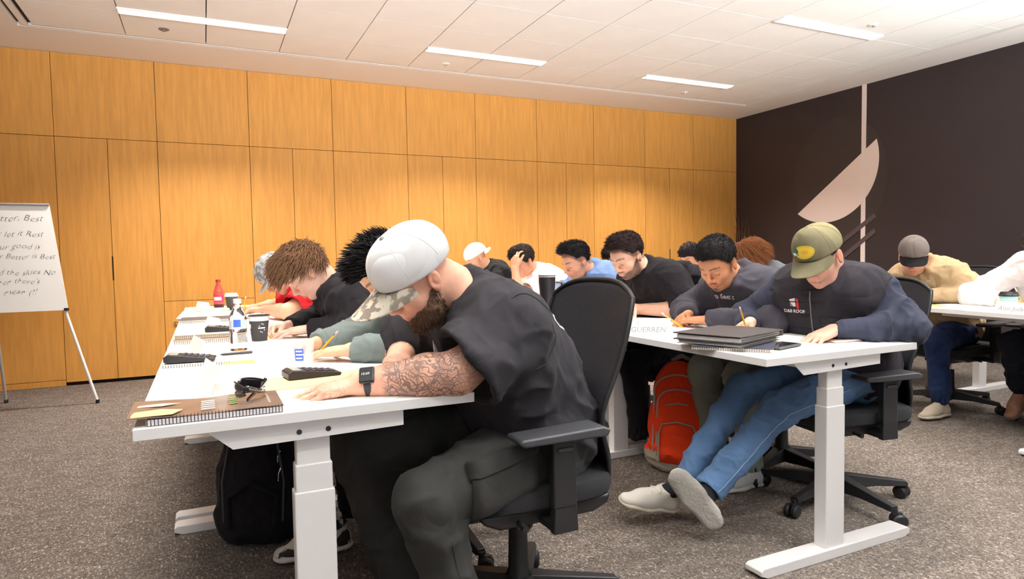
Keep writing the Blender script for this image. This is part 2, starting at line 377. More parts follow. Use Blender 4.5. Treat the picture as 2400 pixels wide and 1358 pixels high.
def skin_mat(tat=False):
    nm='skin_tattooed' if tat else 'skin'
    if nm in MC: return MC[nm]
    m=mat(nm,(220,170,140),.52,attr='Col',var=(60,.05),bump=(180,.12,.004),spec=.4); nt=m.node_tree; N=nt.nodes; L=nt.links; b=N['Principled BSDF']
    
    if tat:
        src=b.inputs['Base Color'].links[0].from_socket
        tc=N.new('ShaderNodeTexCoord'); dn=N.new('ShaderNodeTexNoise'); dn.inputs['Scale'].default_value=22
        L.new(tc.outputs['Object'],dn.inputs['Vector'])
        ad=N.new('ShaderNodeVectorMath'); ad.operation='MULTIPLY_ADD'; ad.inputs[1].default_value=(.035,.035,.035); L.new(dn.outputs['Color'],ad.inputs[0]); L.new(tc.outputs['Object'],ad.inputs[2])
        def lines(scale,wd,rand):
            v=N.new('ShaderNodeTexVoronoi'); v.feature='DISTANCE_TO_EDGE'; v.inputs['Scale'].default_value=scale; v.inputs['Randomness'].default_value=rand; L.new(ad.outputs[0],v.inputs['Vector'])
            r=N.new('ShaderNodeMapRange'); r.inputs[1].default_value=wd*.5; r.inputs[2].default_value=wd; r.inputs[3].default_value=1; r.inputs[4].default_value=0; L.new(v.outputs[0],r.inputs[0]); return r.outputs[0]
        wv=N.new('ShaderNodeTexWave'); wv.wave_type='RINGS'; wv.inputs['Scale'].default_value=16; wv.inputs['Distortion'].default_value=9; wv.inputs['Detail'].default_value=1; wv.inputs['Detail Scale'].default_value=2.2; L.new(tc.outputs['Object'],wv.inputs['Vector'])
        wr=N.new('ShaderNodeMapRange'); wr.inputs[1].default_value=.78; wr.inputs[2].default_value=.95; L.new(wv.outputs[1],wr.inputs[0])
        sh=N.new('ShaderNodeTexNoise'); sh.inputs['Scale'].default_value=30; sh.inputs['Detail'].default_value=3; L.new(tc.outputs['Object'],sh.inputs['Vector'])
        sr=N.new('ShaderNodeMapRange'); sr.inputs[1].default_value=.42; sr.inputs[2].default_value=.60; sr.inputs[4].default_value=.6; L.new(sh.outputs[0],sr.inputs[0])
        def mx(a,b_): q=N.new('ShaderNodeMath'); q.operation='MAXIMUM'; L.new(a,q.inputs[0]); L.new(b_,q.inputs[1]); return q.outputs[0]
        v=N.new('ShaderNodeTexVoronoi'); v.feature='F1'; v.inputs['Scale'].default_value=21; L.new(ad.outputs[0],v.inputs['Vector'])
        q1=N.new('ShaderNodeMath'); q1.operation='MULTIPLY'; q1.inputs[1].default_value=44; L.new(v.outputs['Distance'],q1.inputs[0]); q2=N.new('ShaderNodeMath'); q2.operation='SINE'; L.new(q1.outputs[0],q2.inputs[0]); q3=N.new('ShaderNodeMapRange'); q3.inputs[1].default_value=.62; q3.inputs[2].default_value=.9; L.new(q2.outputs[0],q3.inputs[0])
        t=mx(mx(mx(lines(26,.05,1),wr.outputs[0]),sr.outputs[0]),q3.outputs[0])
        at=N.new('ShaderNodeAttribute'); at.attribute_name='tat'; mu=N.new('ShaderNodeMath'); mu.operation='MULTIPLY'; L.new(t,mu.inputs[0]); L.new(at.outputs['Fac'],mu.inputs[1])
        m2=N.new('ShaderNodeMath'); m2.operation='MULTIPLY'; m2.inputs[1].default_value=.80; L.new(mu.outputs[0],m2.inputs[0])
        mc=N.new('ShaderNodeMix'); mc.data_type='RGBA'; L.new(m2.outputs[0],mc.inputs[0]); L.new(src,mc.inputs[6]); mc.inputs[7].default_value=(*lin((62,60,68)),1); L.new(mc.outputs[2],b.inputs['Base Color'])
    return m
def head_colors(L,skin,o):
    C=np.tile(np.array(lin(skin)),(len(L),1)); x,y,z=L[:,0],L[:,1],L[:,2]; hd=(np.abs(x)<.14)&(np.abs(y)<.11)&(z>-.12)&(z<.15)
    def mixc(m,c,a): 
        a=(np.clip(m,0,1)*a*hd)[:,None]; C[:]=C*(1-a)+np.array(c)*a
    hc=np.array(lin(o.get('haircol',(40,28,22)))); sk=np.array(lin(skin))
    g=lambda cx,cy,cz,r: np.exp(-(((x-cx)/r[0])**2+((np.abs(y)-cy)/r[1])**2+((z-cz)/r[2])**2))
    mixc(g(.08,.045,-.025,(.03,.022,.02)),sk*V3(1.0,.78,.74),.5)
    mixc(g(.113,0,-.027,(.015,.015,.012)),sk*V3(1.0,.72,.68),.6); mixc(g(0,.085,0,(.025,.012,.03)),sk*V3(1.0,.75,.7),.6)
    lp=((x>.088)&(np.abs(y)<.024-.35*np.abs(z+.059))&(np.abs(z+.0595)<.011)).astype(float); mixc(lp,sk*V3(.88,.52,.5),.75)
    mixc(((x>.09)&(np.abs(y)<.022)&(np.abs(z+.0592)<.0018)).astype(float),sk*.25,.8)
    eb=np.clip(1-np.abs((z-.029-.006*np.sin((np.abs(y)-.012)*70))/.0055),0,1)*((np.abs(y)>.011)&(np.abs(y)<.054)&(x>.06)); mixc(eb*1.6,hc,.85)
    el=np.clip(1-np.abs((z+.0035)/.0028),0,1)*((np.abs(y)>.017)&(np.abs(y)<.046)&(x>.07)); mixc(el*2,hc*.6,.9)
    mixc(((x>.1)&(np.abs(np.abs(y)-.007)<.0035)&(z<-.0345)&(z>-.041)).astype(float),sk*.2,.8)
    if o.get('stubble'):
        m=np.clip((np.interp(x,[-.01,.03,.06,.09],[.0,-.02,-.042,-.048])-z)/.012,0,1)*np.clip((x+.02)/.02,0,1)*(1-lp); m=np.maximum(m,np.clip(1-np.abs((z+.044)/.007),0,1)*(x>.085)*(np.abs(y)<.03)); mixc(m,hc,o['stubble'])
    if o.get('mustache'):
        m=np.clip(1.4-np.abs((z+.043)/.006),0,1)*(x>.085)*(np.abs(y)<.026); m=np.maximum(m,np.clip(1.3-np.hypot((np.abs(y))/.018,(z+.088)/.014),0,1)*(x>.07)); mixc(m,hc,o['mustache'])
    if o.get('fade'):
        zl=np.interp(x,HAIRX,HAIRZ); m=np.clip((z-zl)/.012,0,1); mixc(m,hc,o['fade'])
    return C
def limbs_skin(S,J,o,bulk):
    pe,be,ch,up,nk=[np.array(J[k],float) for k in('pel','belly','chest','upper','neck')]; lat=J['lat']; hc=J['H']
    b=bulk
    for p,w_,r in((pe,.07,.10),(be,.05,.10),(ch,.07,.105),(up,.10,.075)): S.cone(p-lat*w_,p+lat*w_,r*b,k=.05)
    S.cone(pe,be,.1*b,k=.05); S.cone(be,ch,.1*b,k=.05)
    nb=hc.w((-.035,0,-.06)); S.cone(nk-hc.d((0,0,.02)),nb,o.get('neckr',.06),o.get('neckr',.06)*.93,k=.03)
    S.cone(nk-lat*.06+V3(0,0,-.02),nk+lat*.06+V3(0,0,-.02),.045,k=.04)
    out={}
    for s_ in 'LR':
        sh,el,wr=[np.array(J[k+s_],float) for k in('sh','el','wr')]; a=o.get('arm',1.0)
        S.cone(up+(sh-up)*.5,sh,.06*b,.05*a,k=.04); S.cone(sh,el,.05*a,.040*a,k=.03)
        mid=el+(wr-el)*.3; S.cone(el,mid,.040*a,.043*a,k=.03); S.cone(mid,wr,.043*a,.026*a*J.get('wrs',1),k=.02)
        out[s_]=hand(S,wr,J['hd'+s_],J['hn'+s_],s_=='L',J.get('cu'+s_,FLAT),J.get('th'+s_,(.8,.5,.2)),J.get('hs',1.0),1,J.get('t2'+s_))
    return out
def auto_sdf(pts,pad,v):
    P=np.array(pts); return SDF(P.min(0)-pad,P.max(0)+pad,v)
def Jpts(J): return [J[k] for k in('pel','belly','chest','upper','neck','shL','shR','elL','elR','wrL','wrR')]
def make_body(t,J,o,v=.005):
    H=J['H']; pts=Jpts(J)+[H.c,H.w((.1,0,-.1)),H.w((0,0,.14)),np.array(J['wrL'])+unit(J['hdL'])*.17,np.array(J['wrR'])+unit(J['hdR'])*.17]
    S=auto_sdf(pts,.13*max(1,J.get('bulk',1)),v); hp=limbs_skin(S,J,o,J.get('bulk',1)*.9); head_sdf(S,H,o)
    if J.get('tz'): S.half((0,0,J['tz']),(0,0,-1)) if False else None
    V,Q=S.mesh(); me=np_mesh('body',V,Q); L=H.inv(V); C=head_colors(L,o['skin'],o)
    if o.get('handred',1):
        for s_ in 'LR':
            dd=np.min([np.linalg.norm(V-p,axis=1) for p in hp[s_]['kn']+hp[s_]['tips']],axis=0); a=(np.exp(-(dd/.013)**2)*.35)[:,None]; C=C*(1-a)+C*V3(1,.75,.7)*a
    set_col(me,C)
    if o.get('tat'):
        a=np.zeros(len(V))
        for s_ in 'LR':
            el,wr,sh=[np.array(J[k+s_],float) for k in('el','wr','sh')]; ax=wr-el; tt=((V-el)@ax)/(ax@ax); ds=np.linalg.norm(V-el-tt[:,None]*ax,axis=1)
            a=np.maximum(a,np.clip((tt+.12)/.1,0,1)*np.clip((.76-tt)/.06,0,1)*(ds<.075)*.95)
            ax=el-sh; tt=((V-sh)@ax)/(ax@ax); ds=np.linalg.norm(V-sh-tt[:,None]*ax,axis=1); a=np.maximum(a,(tt>.3)*(tt<1.05)*(ds<.07)*.6)
            hd=unit(J['hd'+s_]); tt=(V-wr)@hd; ds=np.linalg.norm(V-wr-tt[:,None]*hd,axis=1); a=np.maximum(a,np.clip((tt-.02)/.02,0,1)*(ds<.06)*np.clip((.14-tt)/.02,0,1)*.45)
        set_f(me,'tat',a)
    ob=link('body',me,skin_mat(bool(o.get('tat'))),t); return ob,hp
def cloth_mat(name,c,bs=.35,rough=.88,var=.10,scale=420,sheen=.15,st=(1,1,1)):
    nm='cloth_'+name
    if nm in MC: return MC[nm]
    m=mat(nm,c,rough,var=(7,var),bump=(scale*1.6,bs*.45,.0016),spec=.15,sheen=sheen*.2,st=st); nt=m.node_tree; N=nt.nodes; L=nt.links; b=N['Principled BSDF']
    old=b.inputs['Normal'].links[0].from_node; tc=N.new('ShaderNodeTexCoord'); n=N.new('ShaderNodeTexNoise'); n.inputs['Scale'].default_value=8; n.inputs['Detail'].default_value=0; n.inputs['Distortion'].default_value=.7; L.new(tc.outputs['Object'],n.inputs['Vector'])
    r=N.new('ShaderNodeMath'); r.operation='SUBTRACT'; r.inputs[1].default_value=.5; L.new(n.outputs[0],r.inputs[0]); a=N.new('ShaderNodeMath'); a.operation='ABSOLUTE'; L.new(r.outputs[0],a.inputs[0]); rr=N.new('ShaderNodeMapRange'); rr.inputs[1].default_value=0; rr.inputs[2].default_value=.22; L.new(a.outputs[0],rr.inputs[0])
    bp=N.new('ShaderNodeBump'); bp.inputs['Strength'].default_value=.32; bp.inputs['Distance'].default_value=.012; L.new(rr.outputs[0],bp.inputs['Height']); L.new(bp.outputs[0],old.inputs['Normal']); return m
def make_top(t,J,m,name='shirt',sleeve='long',v=.007,clear=.016,hood=False,fold=.010,fr=9,seed=0,collar=True,body=True,loose=1.0,polo=False,sleeve_r=1.0,hem=.0):
    b=J.get('bulk',1); pe,be,ch,up,nk=[np.array(J[k],float) for k in('pel','belly','chest','upper','neck')]; lat=J['lat']; H=J['H']; nf=unit(np.array(J['H'].w((0,0,-.06)))-nk); 
    S=auto_sdf(Jpts(J)+[nk+V3(0,0,.06)],.20*b,v); c=clear
    rs=((pe,.085,.115),(be,.075,.12),(ch,.09,.125),(up,.115,.088)); prev=None
    for p,w_,r in rs: S.cone(p-lat*w_,p+lat*w_,r*b+c,k=.05)
    S.cone(pe,be,(.115*b+c)*loose,(.12*b+c)*loose,k=.06); S.cone(be,ch,(.12*b+c),(.125*b+c),k=.06); S.cone(ch,up,.12*b+c,.085*b+c,k=.06)
    fwd=unit(np.cross(lat,V3(0,0,1))); fwd=fwd if fwd@(H.c-pe)>0 else -fwd
    if collar:
        n=14; cn=nk+nf*.006; u=unit(lat-nf*(lat@nf)); w2=np.cross(nf,u); rr=.068 if not hood else .085
        for i in range(n):
            a0,a1=2*math.pi*i/n,2*math.pi*(i+1)/n; q=lambda a: cn+rr*(u*math.cos(a)+w2*math.sin(a)*.95); S.cone(q(a0),q(a1),.011 if not(hood or polo) else .016,k=.02)
    if hood:
        bk=-fwd
        g=lambda a,b_,z: nk+lat*a+fwd*b_+V3(0,0,z)
        pts=[g(.075,.065,-.02),g(.10,.0,.0),g(.075,-.07,.02),g(0,-.105,.03),g(-.075,-.07,.02),g(-.10,.0,.0),g(-.075,.065,-.02)]
        for i in range(6): S.cone(pts[i],pts[i+1],[.026,.034,.042,.042,.034,.026][i],[.034,.042,.045,.042,.034,.026][i] if i<5 else .026,k=.025)
        S.cone(g(.03,-.11,-.02),g(-.03,-.11,-.02),.05,k=.04)
    for s_ in 'LR':
        sh,el,wr=[np.array(J[k+s_],float) for k in('sh','el','wr')]; a=J.get('sl',1.0)*sleeve_r
        if sleeve=='none': S.cone(up+(sh-up)*.45,sh+(up-sh)*.12,.070*b+c,.052*a+c,k=.05); continue
        S.cone(up+(sh-up)*.45,sh,.075*b+c,.058*a+c,k=.05)
        if sleeve=='short':
            e=sh+(el-sh)*J.get('shortf',.72); fl=J.get('flare',.066); S.cone(sh,e,.060*a+c,fl*a+c,k=.03,cut=True); S.cone(sh+(e-sh)*.75,e+(e-sh)*.1,.052*a+c*.6,fl*a+c*.7,k=.004,op='s')
        else:
            S.cone(sh,el,.058*a+c,.050*a+c,k=.03); S.cone(el,wr-(wr-el)*.02,.050*a+c,.031*a+c*.55,k=.03,cut=True); S.cone(wr-(wr-el)*.20,wr-(wr-el)*.01,.034*a+c*.55,.031*a+c*.55,k=.006,cut=True)
    if sleeve=='none':
        for s_ in 'LR':
            sh,el=[np.array(J[k+s_],float) for k in('sh','el')]; S.cone(sh+(el-sh)*.04+(sh-up)*.10,el,.074*J.get('sl',1)+.004,k=.006,op='s')
    # bodice must not reach below the seat
    V,Q=S.mesh(); me=np_mesh(name,V,Q); displace(me,folds(fold,fr,seed))
    if J.get('tz'):
        Vv=np.zeros(len(me.vertices)*3,np.float32); me.vertices.foreach_get('co',Vv); Vv=Vv.reshape(-1,3)
        m_=J['tmask'](Vv); Vv[m_,2]=np.maximum(Vv[m_,2],J['tz']+.001); me.vertices.foreach_set('co',Vv.ravel()); me.update()
    ob=link(name,me,m,None); bvh=BVHTree.FromPolygons([tuple(x) for x in V[:0]],[]) if False else None
    return adopt(ob,t)
def adopt(ob,t):
    ob.data.transform(Matrix.Translation(-parent_loc(t))); ob.parent=t; return ob
def bvh_of(ob):
    L=parent_loc(ob.parent) if ob.parent else Vector(); me=ob.data
    return BVHTree.FromPolygons([v.co+L for v in me.vertices],[tuple(p.vertices) for p in me.polygons])
def make_legs(t,J,m,v=.008,name='trousers',loose=1.0,fold=.010,fr=8,seed=3,calf=1.0,cutk=None):
    b=J.get('bulk',1); pe=np.array(J['pel'],float); lat=J['lat']; pts=[pe]+[J[k+s] for k in('hip','kn','an') for s in 'LR']
    S=auto_sdf(pts,.18*b,v); S.cone(pe-lat*.08-V3(0,0,.03),pe+lat*.08-V3(0,0,.03),.12*b+.004,k=.05)
    for s_ in 'LR':
        h,kn,an=[np.array(J[k+s_],float) for k in('hip','kn','an')]; S.cone(h,kn,.098*b*loose,.070*loose*J.get('kneer',1),k=.04); S.cone(kn,an,.068*loose*J.get('kneer',1),.052*loose*calf,k=.03,cut=True); S.cone(an-(an-kn)*.12,an+(an-kn)*.1,.043*loose*calf,k=.004,op='s')
    V,Q=S.mesh(); me=np_mesh(name,V,Q); displace(me,folds(fold,fr,seed)); return adopt(link(name,me,m),t)
def make_shoe(t,an,fd,up,upper,sole_m,name='shoe',sc=1.0,v=.005,collar=.05,laces=None,toe_m=None):
    an=np.array(an,float); f=unit(fd); u=unit(np.array(up,float)-f*(np.array(up)@f)); l=np.cross(u,f)
    P=lambda a,b,c: an+sc*(a*f+b*l+c*u)
    # an = ankle joint about .09 above the sole
    S=auto_sdf([P(-.08,0,-.1),P(.23,.05,.04),P(.23,-.05,-.1)],.03,v)
    S.cone(P(-.03,0,-.055),P(.10,0,-.055),.034*sc,.036*sc,k=.02,sq=(l,1.02)); S.cone(P(.08,0,-.058),P(.165,0,-.066),.042*sc,.034*sc,k=.03,sq=(u,1.5))
    S.cone(P(-.02,0,-.05),P(.0,0,collar-.04),.036*sc,.036*sc,k=.03,cut=True); S.cone(P(.03,0,-.02),P(.11,0,-.045),.028*sc,.025*sc,k=.03)
    S.cone(P(0,0,-.03),P(.004,0,collar),.028*sc,k=.004,op='s'); S.half(P(0,0,-.075),-u)
    V,Q=S.mesh(); sh=link(name,np_mesh(name,V,Q),upper); sh=adopt(sh,t)
    S=auto_sdf([P(-.08,0,-.1),P(.23,.05,-.06),P(.23,-.05,-.1)],.03,v); S.cone(P(-.035,0,-.078),P(.06,0,-.078),.04*sc,.038*sc,k=.03,sq=(u,2.2)); S.cone(P(.09,0,-.078),P(.158,0,-.076),.048*sc,.043*sc,k=.04,sq=(u,2.6)); S.half(P(0,0,-.092),-u)
    V,Q=S.mesh(); s2=link('sole',np_mesh('sole',V,Q),sole_m); adopt(s2,sh) if False else None
    s2.data.transform(Matrix.Translation(-parent_loc(sh))); s2.parent=sh
    if laces is not None:
        mb=MB()
        for i in range(5):
            x=.045+.018*i; z=-.003-.0085*i+.006
            pts=[P(x+.006*(-1)**i*(q/3),.024*q/3,z+(.006 if abs(q)<3 else -.004)) for q in(-3,-1.5,0,1.5,3)]; mb.tube(pts,.0035*sc,6)
        o=mb.build('laces',laces,sh,smooth=True)
    return sh
# ---- hair and caps
def sample_scalp(n,c,r,keep,seed=0):
    g=np.random.default_rng(seed); out=[]
    while sum(map(len,out))<n:
        p=g.normal(size=(n*2,3)); p/=np.linalg.norm(p,axis=1)[:,None]; q=c+p*r; k=keep(q); out.append(np.concatenate([q[k],(p/r)[k]/np.linalg.norm((p/r)[k],axis=1)[:,None]],1))
    o=np.concatenate(out)[:n]; return o[:,:3],o[:,3:]
def hair(t,H,m,style='short',thick=.012,v=.0055,seed=0,n=1500,L=.02,r=.0016,zoff=0,hx=None,hz=None,name='hair',flow=(.6,0,-.1),curl=.15,up=.6,side=0,top=0,jit=.25,lump=.3):
    hx=hx or HAIRX; hz=hz or HAIRZ; c=V3(-.012,0,.045); R=V3(.098,.077,.083)+thick; k=H.s
    fn_keep=lambda q: (q[:,2]>np.interp(q[:,0],hx,hz)+zoff)
    S=SDF(H.c-.17*k,H.c+.17*k,v)
    S.ell(H.w(c),R*k,H.M,0)
    if top: S.ell(H.w((.03,0,.085+top*.3)),V3(.07,.062,.055+top*.5)*k,H.M,.02)
    X,Y,Z=np.meshgrid(*S.ax,indexing='ij'); q=(np.stack([X.ravel(),Y.ravel(),Z.ravel()],1)-H.c)@H.M/k
    S.d=np.maximum(S.d,((np.interp(q[:,0],hx,hz)+zoff+(vnoise(q*45+5,seed)-.5)*.016-q[:,2])*.7*k).reshape(S.d.shape).astype(np.float32))
    V,Q=S.mesh(); q=H.inv(V); V=V+0; nz=(vnoise(q*V3(70,90,60)+3,seed)-.5)*.006+(vnoise(q*V3(26,34,30)+8,seed)-.5)*thick*lump; d=unit(V-H.c) if False else (V-H.c)/np.linalg.norm(V-H.c,axis=1)[:,None]; V=V+d*nz[:,None]
    g=np.random.default_rng(seed+5); P=H.inv(V[g.integers(0,len(V),n)]); ok=(P[:,2]>np.interp(P[:,0],hx,hz)+zoff+.004); P=P[ok]; Nn=P-c; Nn/=np.linalg.norm(Nn,axis=1)[:,None]; P=P-Nn*.003
    fl=np.array(flow); D0=Nn*up+g.normal(size=P.shape)*jit; D1=Nn*(up*.3)+fl+V3(0,1,0)*side*np.sign(P[:,1:2])*1.0+g.normal(size=P.shape)*jit
    D0/=np.linalg.norm(D0,axis=1)[:,None]; D1/=np.linalg.norm(D1,axis=1)[:,None]
    Ls=L*(.6+.8*g.random(len(P))); V2,Q2=strands(P,D0,D1,Ls,r,4,curl,seed); V2=H.W(V2)
    V=np.concatenate([V,V2]); Q=np.concatenate([Q,Q2+len(V)-len(V2)])
    return adopt(link(name,np_mesh(name,V,Q),m),t)
def hair_mat(name,c): return mat('hair_'+name,c,.78,var=(160,.35),bump=(260,.5,.003),spec=.25,st=(1,1,1))
def beard(t,H,m,L=.02,n=1500,seed=3,thick=.010,low=.0,v=.005,zs=-.015):
    S=SDF(H.c-.2*H.s,H.c+.2*H.s,v); k=H.s
    def E_(c,r,kk=.02): S.ell(H.w(c),np.array(r)*k,H.M,kk)
    e=thick
    E_((.028,0,-.035),(.062+e,.062+e,.07+e)); S.cone(H.w((.045,-.028,-.078-low)),H.w((.045,.028,-.078-low)),(.03+e)*k,k=.03); E_((.072,0,-.095-low),(.024+e,.026+e,.022+e))
    q=None; X,Y,Z=np.meshgrid(*S.ax,indexing='ij'); q=(np.stack([X.ravel(),Y.ravel(),Z.ravel()],1)-H.c)@H.M/k
    zt=np.interp(q[:,0],[-.03,-.005,.02,.05,.075,.09,.12],[-.2,zs+.02,zs-.005,-.045,-.048,-.068,-.068]); 
    d=np.maximum((q[:,2]-zt)*.7,(-.012-q[:,0]))
    S.d=np.maximum(S.d,(d*k).reshape(S.d.shape).astype(np.float32)); V,Q=S.mesh(); ql=H.inv(V); V=V+((V-H.c)/np.linalg.norm(V-H.c,axis=1)[:,None])*((vnoise(ql*V3(120,120,60),seed)-.5)*.008)[:,None]
    g=np.random.default_rng(seed); i=g.integers(0,len(V),n); P=H.inv(V[i]); Nn=P-V3(.02,0,-.03); Nn/=np.linalg.norm(Nn,axis=1)[:,None]; D=Nn*.5+V3(.25,0,-.9)+g.normal(size=P.shape)*.18; D/=np.linalg.norm(D,axis=1)[:,None]
    V2,Q2=strands(P-Nn*.003,D,D,L*(.5+g.random(n)),.0015,3,.1,seed); V2=H.W(V2)
    return adopt(link('beard',np_mesh('beard',np.concatenate([V,V2]),np.concatenate([Q,Q2+len(V)])),m),t)
def cap(t,H,mc,mb_,v=.005,high=.0,brim=.075,back=False,rim=.038,name='cap',droop=.55,bang=0,mesh_back=None,tilt=0,flat=0.0,button=None,bw=1.0,w=0):
    k=H.s; sg=-1 if back else 1; S=SDF(H.c-.19*k,H.c+.22*k,v); S.ell(H.w((-.010,0,.048)),V3(.113,.091+w,.094)*k,H.M,0)
    if high: S.ell(H.w((.030*sg,0,.060+high*.5)),V3(.073,.074+w,.068+high*.6)*k,H.M,.02)
    pn=unit(H.d((tilt,0,-1))); S.half(H.w((0,0,rim)),pn); V,Q=S.mesh()
    t0=adopt(link(name,np_mesh(name,V,Q),mc),t)
    if mesh_back: t0.data.materials.append(mesh_back); L=H.inv(V); pc=L[Q].mean(1); mi=(pc[:,0]*sg<.012).astype(np.int32); t0.data.polygons.foreach_set('material_index',mi)
    # brim
    N_,Mx=22,8; top=[];bot=[]
    for i in range(N_+1):
        a=(i/N_*2-1); y=a*.075*bw
        for j in range(Mx+1):
            s=j/Mx; xb=(.113-.010)*math.sqrt(max(0,1-(y/(.093+w+.012))**2))-.004; ext=brim*(1-abs(a)**2.6)**.6 if abs(a)<1 else 0
            x=xb+s*ext-.004; z=rim+(-droop*(y**2)*12*s*.6)-s*ext*(.12+flat+bang)+tilt*(x if not back else -x)*1.0
            top.append((sg*x,sg*y,z)); bot.append((sg*x,sg*y,z-.004))
    V=H.W(np.array(top+bot)); n=len(top); F=[]
    for i in range(N_):
        for j in range(Mx):
            a=i*(Mx+1)+j; F.append((a,a+Mx+1,a+Mx+2,a+1)); F.append((n+a,n+a+1,n+a+Mx+2,n+a+Mx+1))
    for i in range(N_): a=i*(Mx+1)+Mx; F.append((a,a+Mx+1,n+a+Mx+1,n+a)); a=i*(Mx+1); F.append((a+Mx+1,a,n+a,n+a+Mx+1))
    br=MB().add(V,F).build('brim',mb_,t0,smooth=True)
    bt_v=bvh_of(t0); hh_=bt_v.ray_cast(Vector(H.w((.012*sg,0,.35))),Vector(-H.d((0,0,1))),.4); pc_=np.array(hh_[0]) if hh_[0] is not None else H.w((0,0,.142))
    bt=MB().lathe([(.0075*k,-.003),(.008*k,.001),(.004*k,.004),(0,.0045)],tuple(pc_),10,tuple(H.d((0,0,1)))).build('button',button or mc,t0,smooth=True)
    # seams that cross the crown
    import itertools
    bv=bvh_of(t0)
    for ang in (0,60,120):
        mb2=MB(); pts=[]
        for j in range(25):
            th=math.radians(-95+190*j/24); dl=V3(math.sin(th)*math.cos(math.radians(ang)),math.sin(th)*math.sin(math.radians(ang)),math.cos(th)); o_=H.w((-.005,0,.05)); dw=H.d(dl); h=bv.ray_cast(Vector(o_+dw*.25),Vector(-dw),.3)
            if h[0] is not None and H.inv(np.array(h[0])[None])[0][2]>rim+.004: pts.append(h[0])
        if len(pts)>3: mb2.tube(pts,.0011,5).build('seam',mc,t0,smooth=True)
    return t0
def pose(head,yaw=180,pitch=50,hyaw=0,hroll=0,dz=0,lean=0,hsc=.98,**kw):
    """default seated writer, leaning over the table; local x forward, y left"""
    y=math.radians(yaw); R=np.array([[math.cos(y),-math.sin(y),0],[math.sin(y),math.cos(y),0],[0,0,1]])
    hl=V3(.38+lean,0,0); loc=np.array(head,float)-R@hl; loc[2]=0
    D=dict(pel=(0,0,.585),belly=(.05,0,.70),chest=(.13+lean*.4,0,.83),upper=(.215+lean*.8,0,.935),neck=(.262+lean,0,.985),
      shL=(.225+lean*.8,.185,.93),shR=(.225+lean*.8,-.185,.93),elL=(.36+lean,.29,.795),elR=(.36+lean,-.29,.795),wrL=(.56+lean,.13,.785),wrR=(.60+lean,-.12,.79),
      hipL=(.03,.09,.55),hipR=(.03,-.09,.55),knL=(.44,.12,.50),knR=(.44,-.14,.50),anL=(.40,.13,.10),anR=(.42,-.15,.10))
    vec=dict(hdL=(.6,-.75,-.05),hdR=(.85,.45,-.1),hnL=(0,0,-1),hnR=(-.1,.6,-.75))
    for k,v_ in kw.items():
        if k in D: D[k]=v_
        elif k in vec: vec[k]=v_
    z0=head[2]-1.065+dz
    for k in ('upper','neck','shL','shR'): D[k]=(D[k][0],D[k][1],D[k][2]+z0)
    J={k:loc+R@np.array(v_,float) for k,v_ in D.items()}; J.update({k:R@np.array(v_,float) for k,v_ in vec.items()})
    J['lat']=R@V3(0,1,0); J['H']=Frame(head,yaw+hyaw,pitch,hroll,hsc); J['cuL']=FLAT; J['cuR']=GRIP; J['thR']=(.75,-.1,.65); J['loc']=loc; J['R']=R; J['yaw']=yaw
    for k,v_ in kw.items():
        if k not in D and k not in vec: J[k]=v_
    return J
# ------------------------------------------------------------------ the room
XL,XR,YB,YW,ZC=-3.2,6.80,-3.0,6.98,2.965
def struct(o): o['kind']='structure'; return o
def carpet():
    m=mat('carpet',(120,112,105),.95,spec=.1); nt=m.node_tree; N=nt.nodes; L=nt.links; b=N['Principled BSDF']
    tc=N.new('ShaderNodeTexCoord')
    def noise(sc_,det,st,off=0,rough=.6):
        mp=N.new('ShaderNodeMapping'); mp.inputs['Scale'].default_value=st; mp.inputs['Location'].default_value=(off,off,0); mp.inputs['Rotation'].default_value=(0,0,.35 if off else 0); L.new(tc.outputs['Object'],mp.inputs[0])
        n=N.new('ShaderNodeTexNoise'); n.inputs['Scale'].default_value=sc_; n.inputs['Detail'].default_value=det; n.inputs['Roughness'].default_value=rough; n.inputs['Distortion'].default_value=.8; L.new(mp.outputs[0],n.inputs['Vector']); return n.outputs[0]
    def ramp(s,a,b_): r=N.new('ShaderNodeMapRange'); r.inputs[1].default_value=a; r.inputs[2].default_value=b_; L.new(s,r.inputs[0]); return r.outputs[0]
    def mix(f,a,c): x=N.new('ShaderNodeMix'); x.data_type='RGBA'; L.new(f,x.inputs[0]); (L.new(a,x.inputs[6]) if not isinstance(a,tuple) else setattr(x.inputs[6],'default_value',(*lin(a),1))); x.inputs[7].default_value=(*lin(c),1); return x.outputs[2]
    n1=noise(75,3,(1,2.4,1)); n2=noise(60,4,(2.2,1,1),3); n3=noise(9,4,(1,2,1),1); n4=noise(240,2,(1,1,1),2); n5=noise(34,4,(1,3.2,1),5)
    c=mix(ramp(n3,.42,.62),(104,94,87),(122,112,104)); c=mix(ramp(n1,.52,.60),c,(66,59,56)); c=mix(ramp(n2,.56,.63),c,(172,162,152)); c=mix(ramp(n5,.58,.64),c,(84,78,78)); c=mix(ramp(n4,.58,.68),c,(58,53,50))
    L.new(c,b.inputs['Base Color'])
    bp=N.new('ShaderNodeBump'); bp.inputs['Strength'].default_value=.6; bp.inputs['Distance'].default_value=.006; L.new(n4,bp.inputs['Height']); L.new(bp.outputs[0],b.inputs['Normal']); return m
m_soffit=mat('soffit_paint',(244,238,232),.8); m_tile=mat('acoustic_tile',(246,243,238),.95,bump=(220,.25,.003),var=(3,.02)); m_gap=mat('ceiling_shadow_gap',(52,46,42),.9); m_wallw=mat('wall_paint',(168,164,158),.8)
m_wood=mat('wood_veneer',(210,150,74),.55,var=(9,.10),st=(5,5,.35),bump=(60,.05,.001),rnd=.07,spec=.3); m_gapw=mat('panel_gap',(40,24,14),.9)
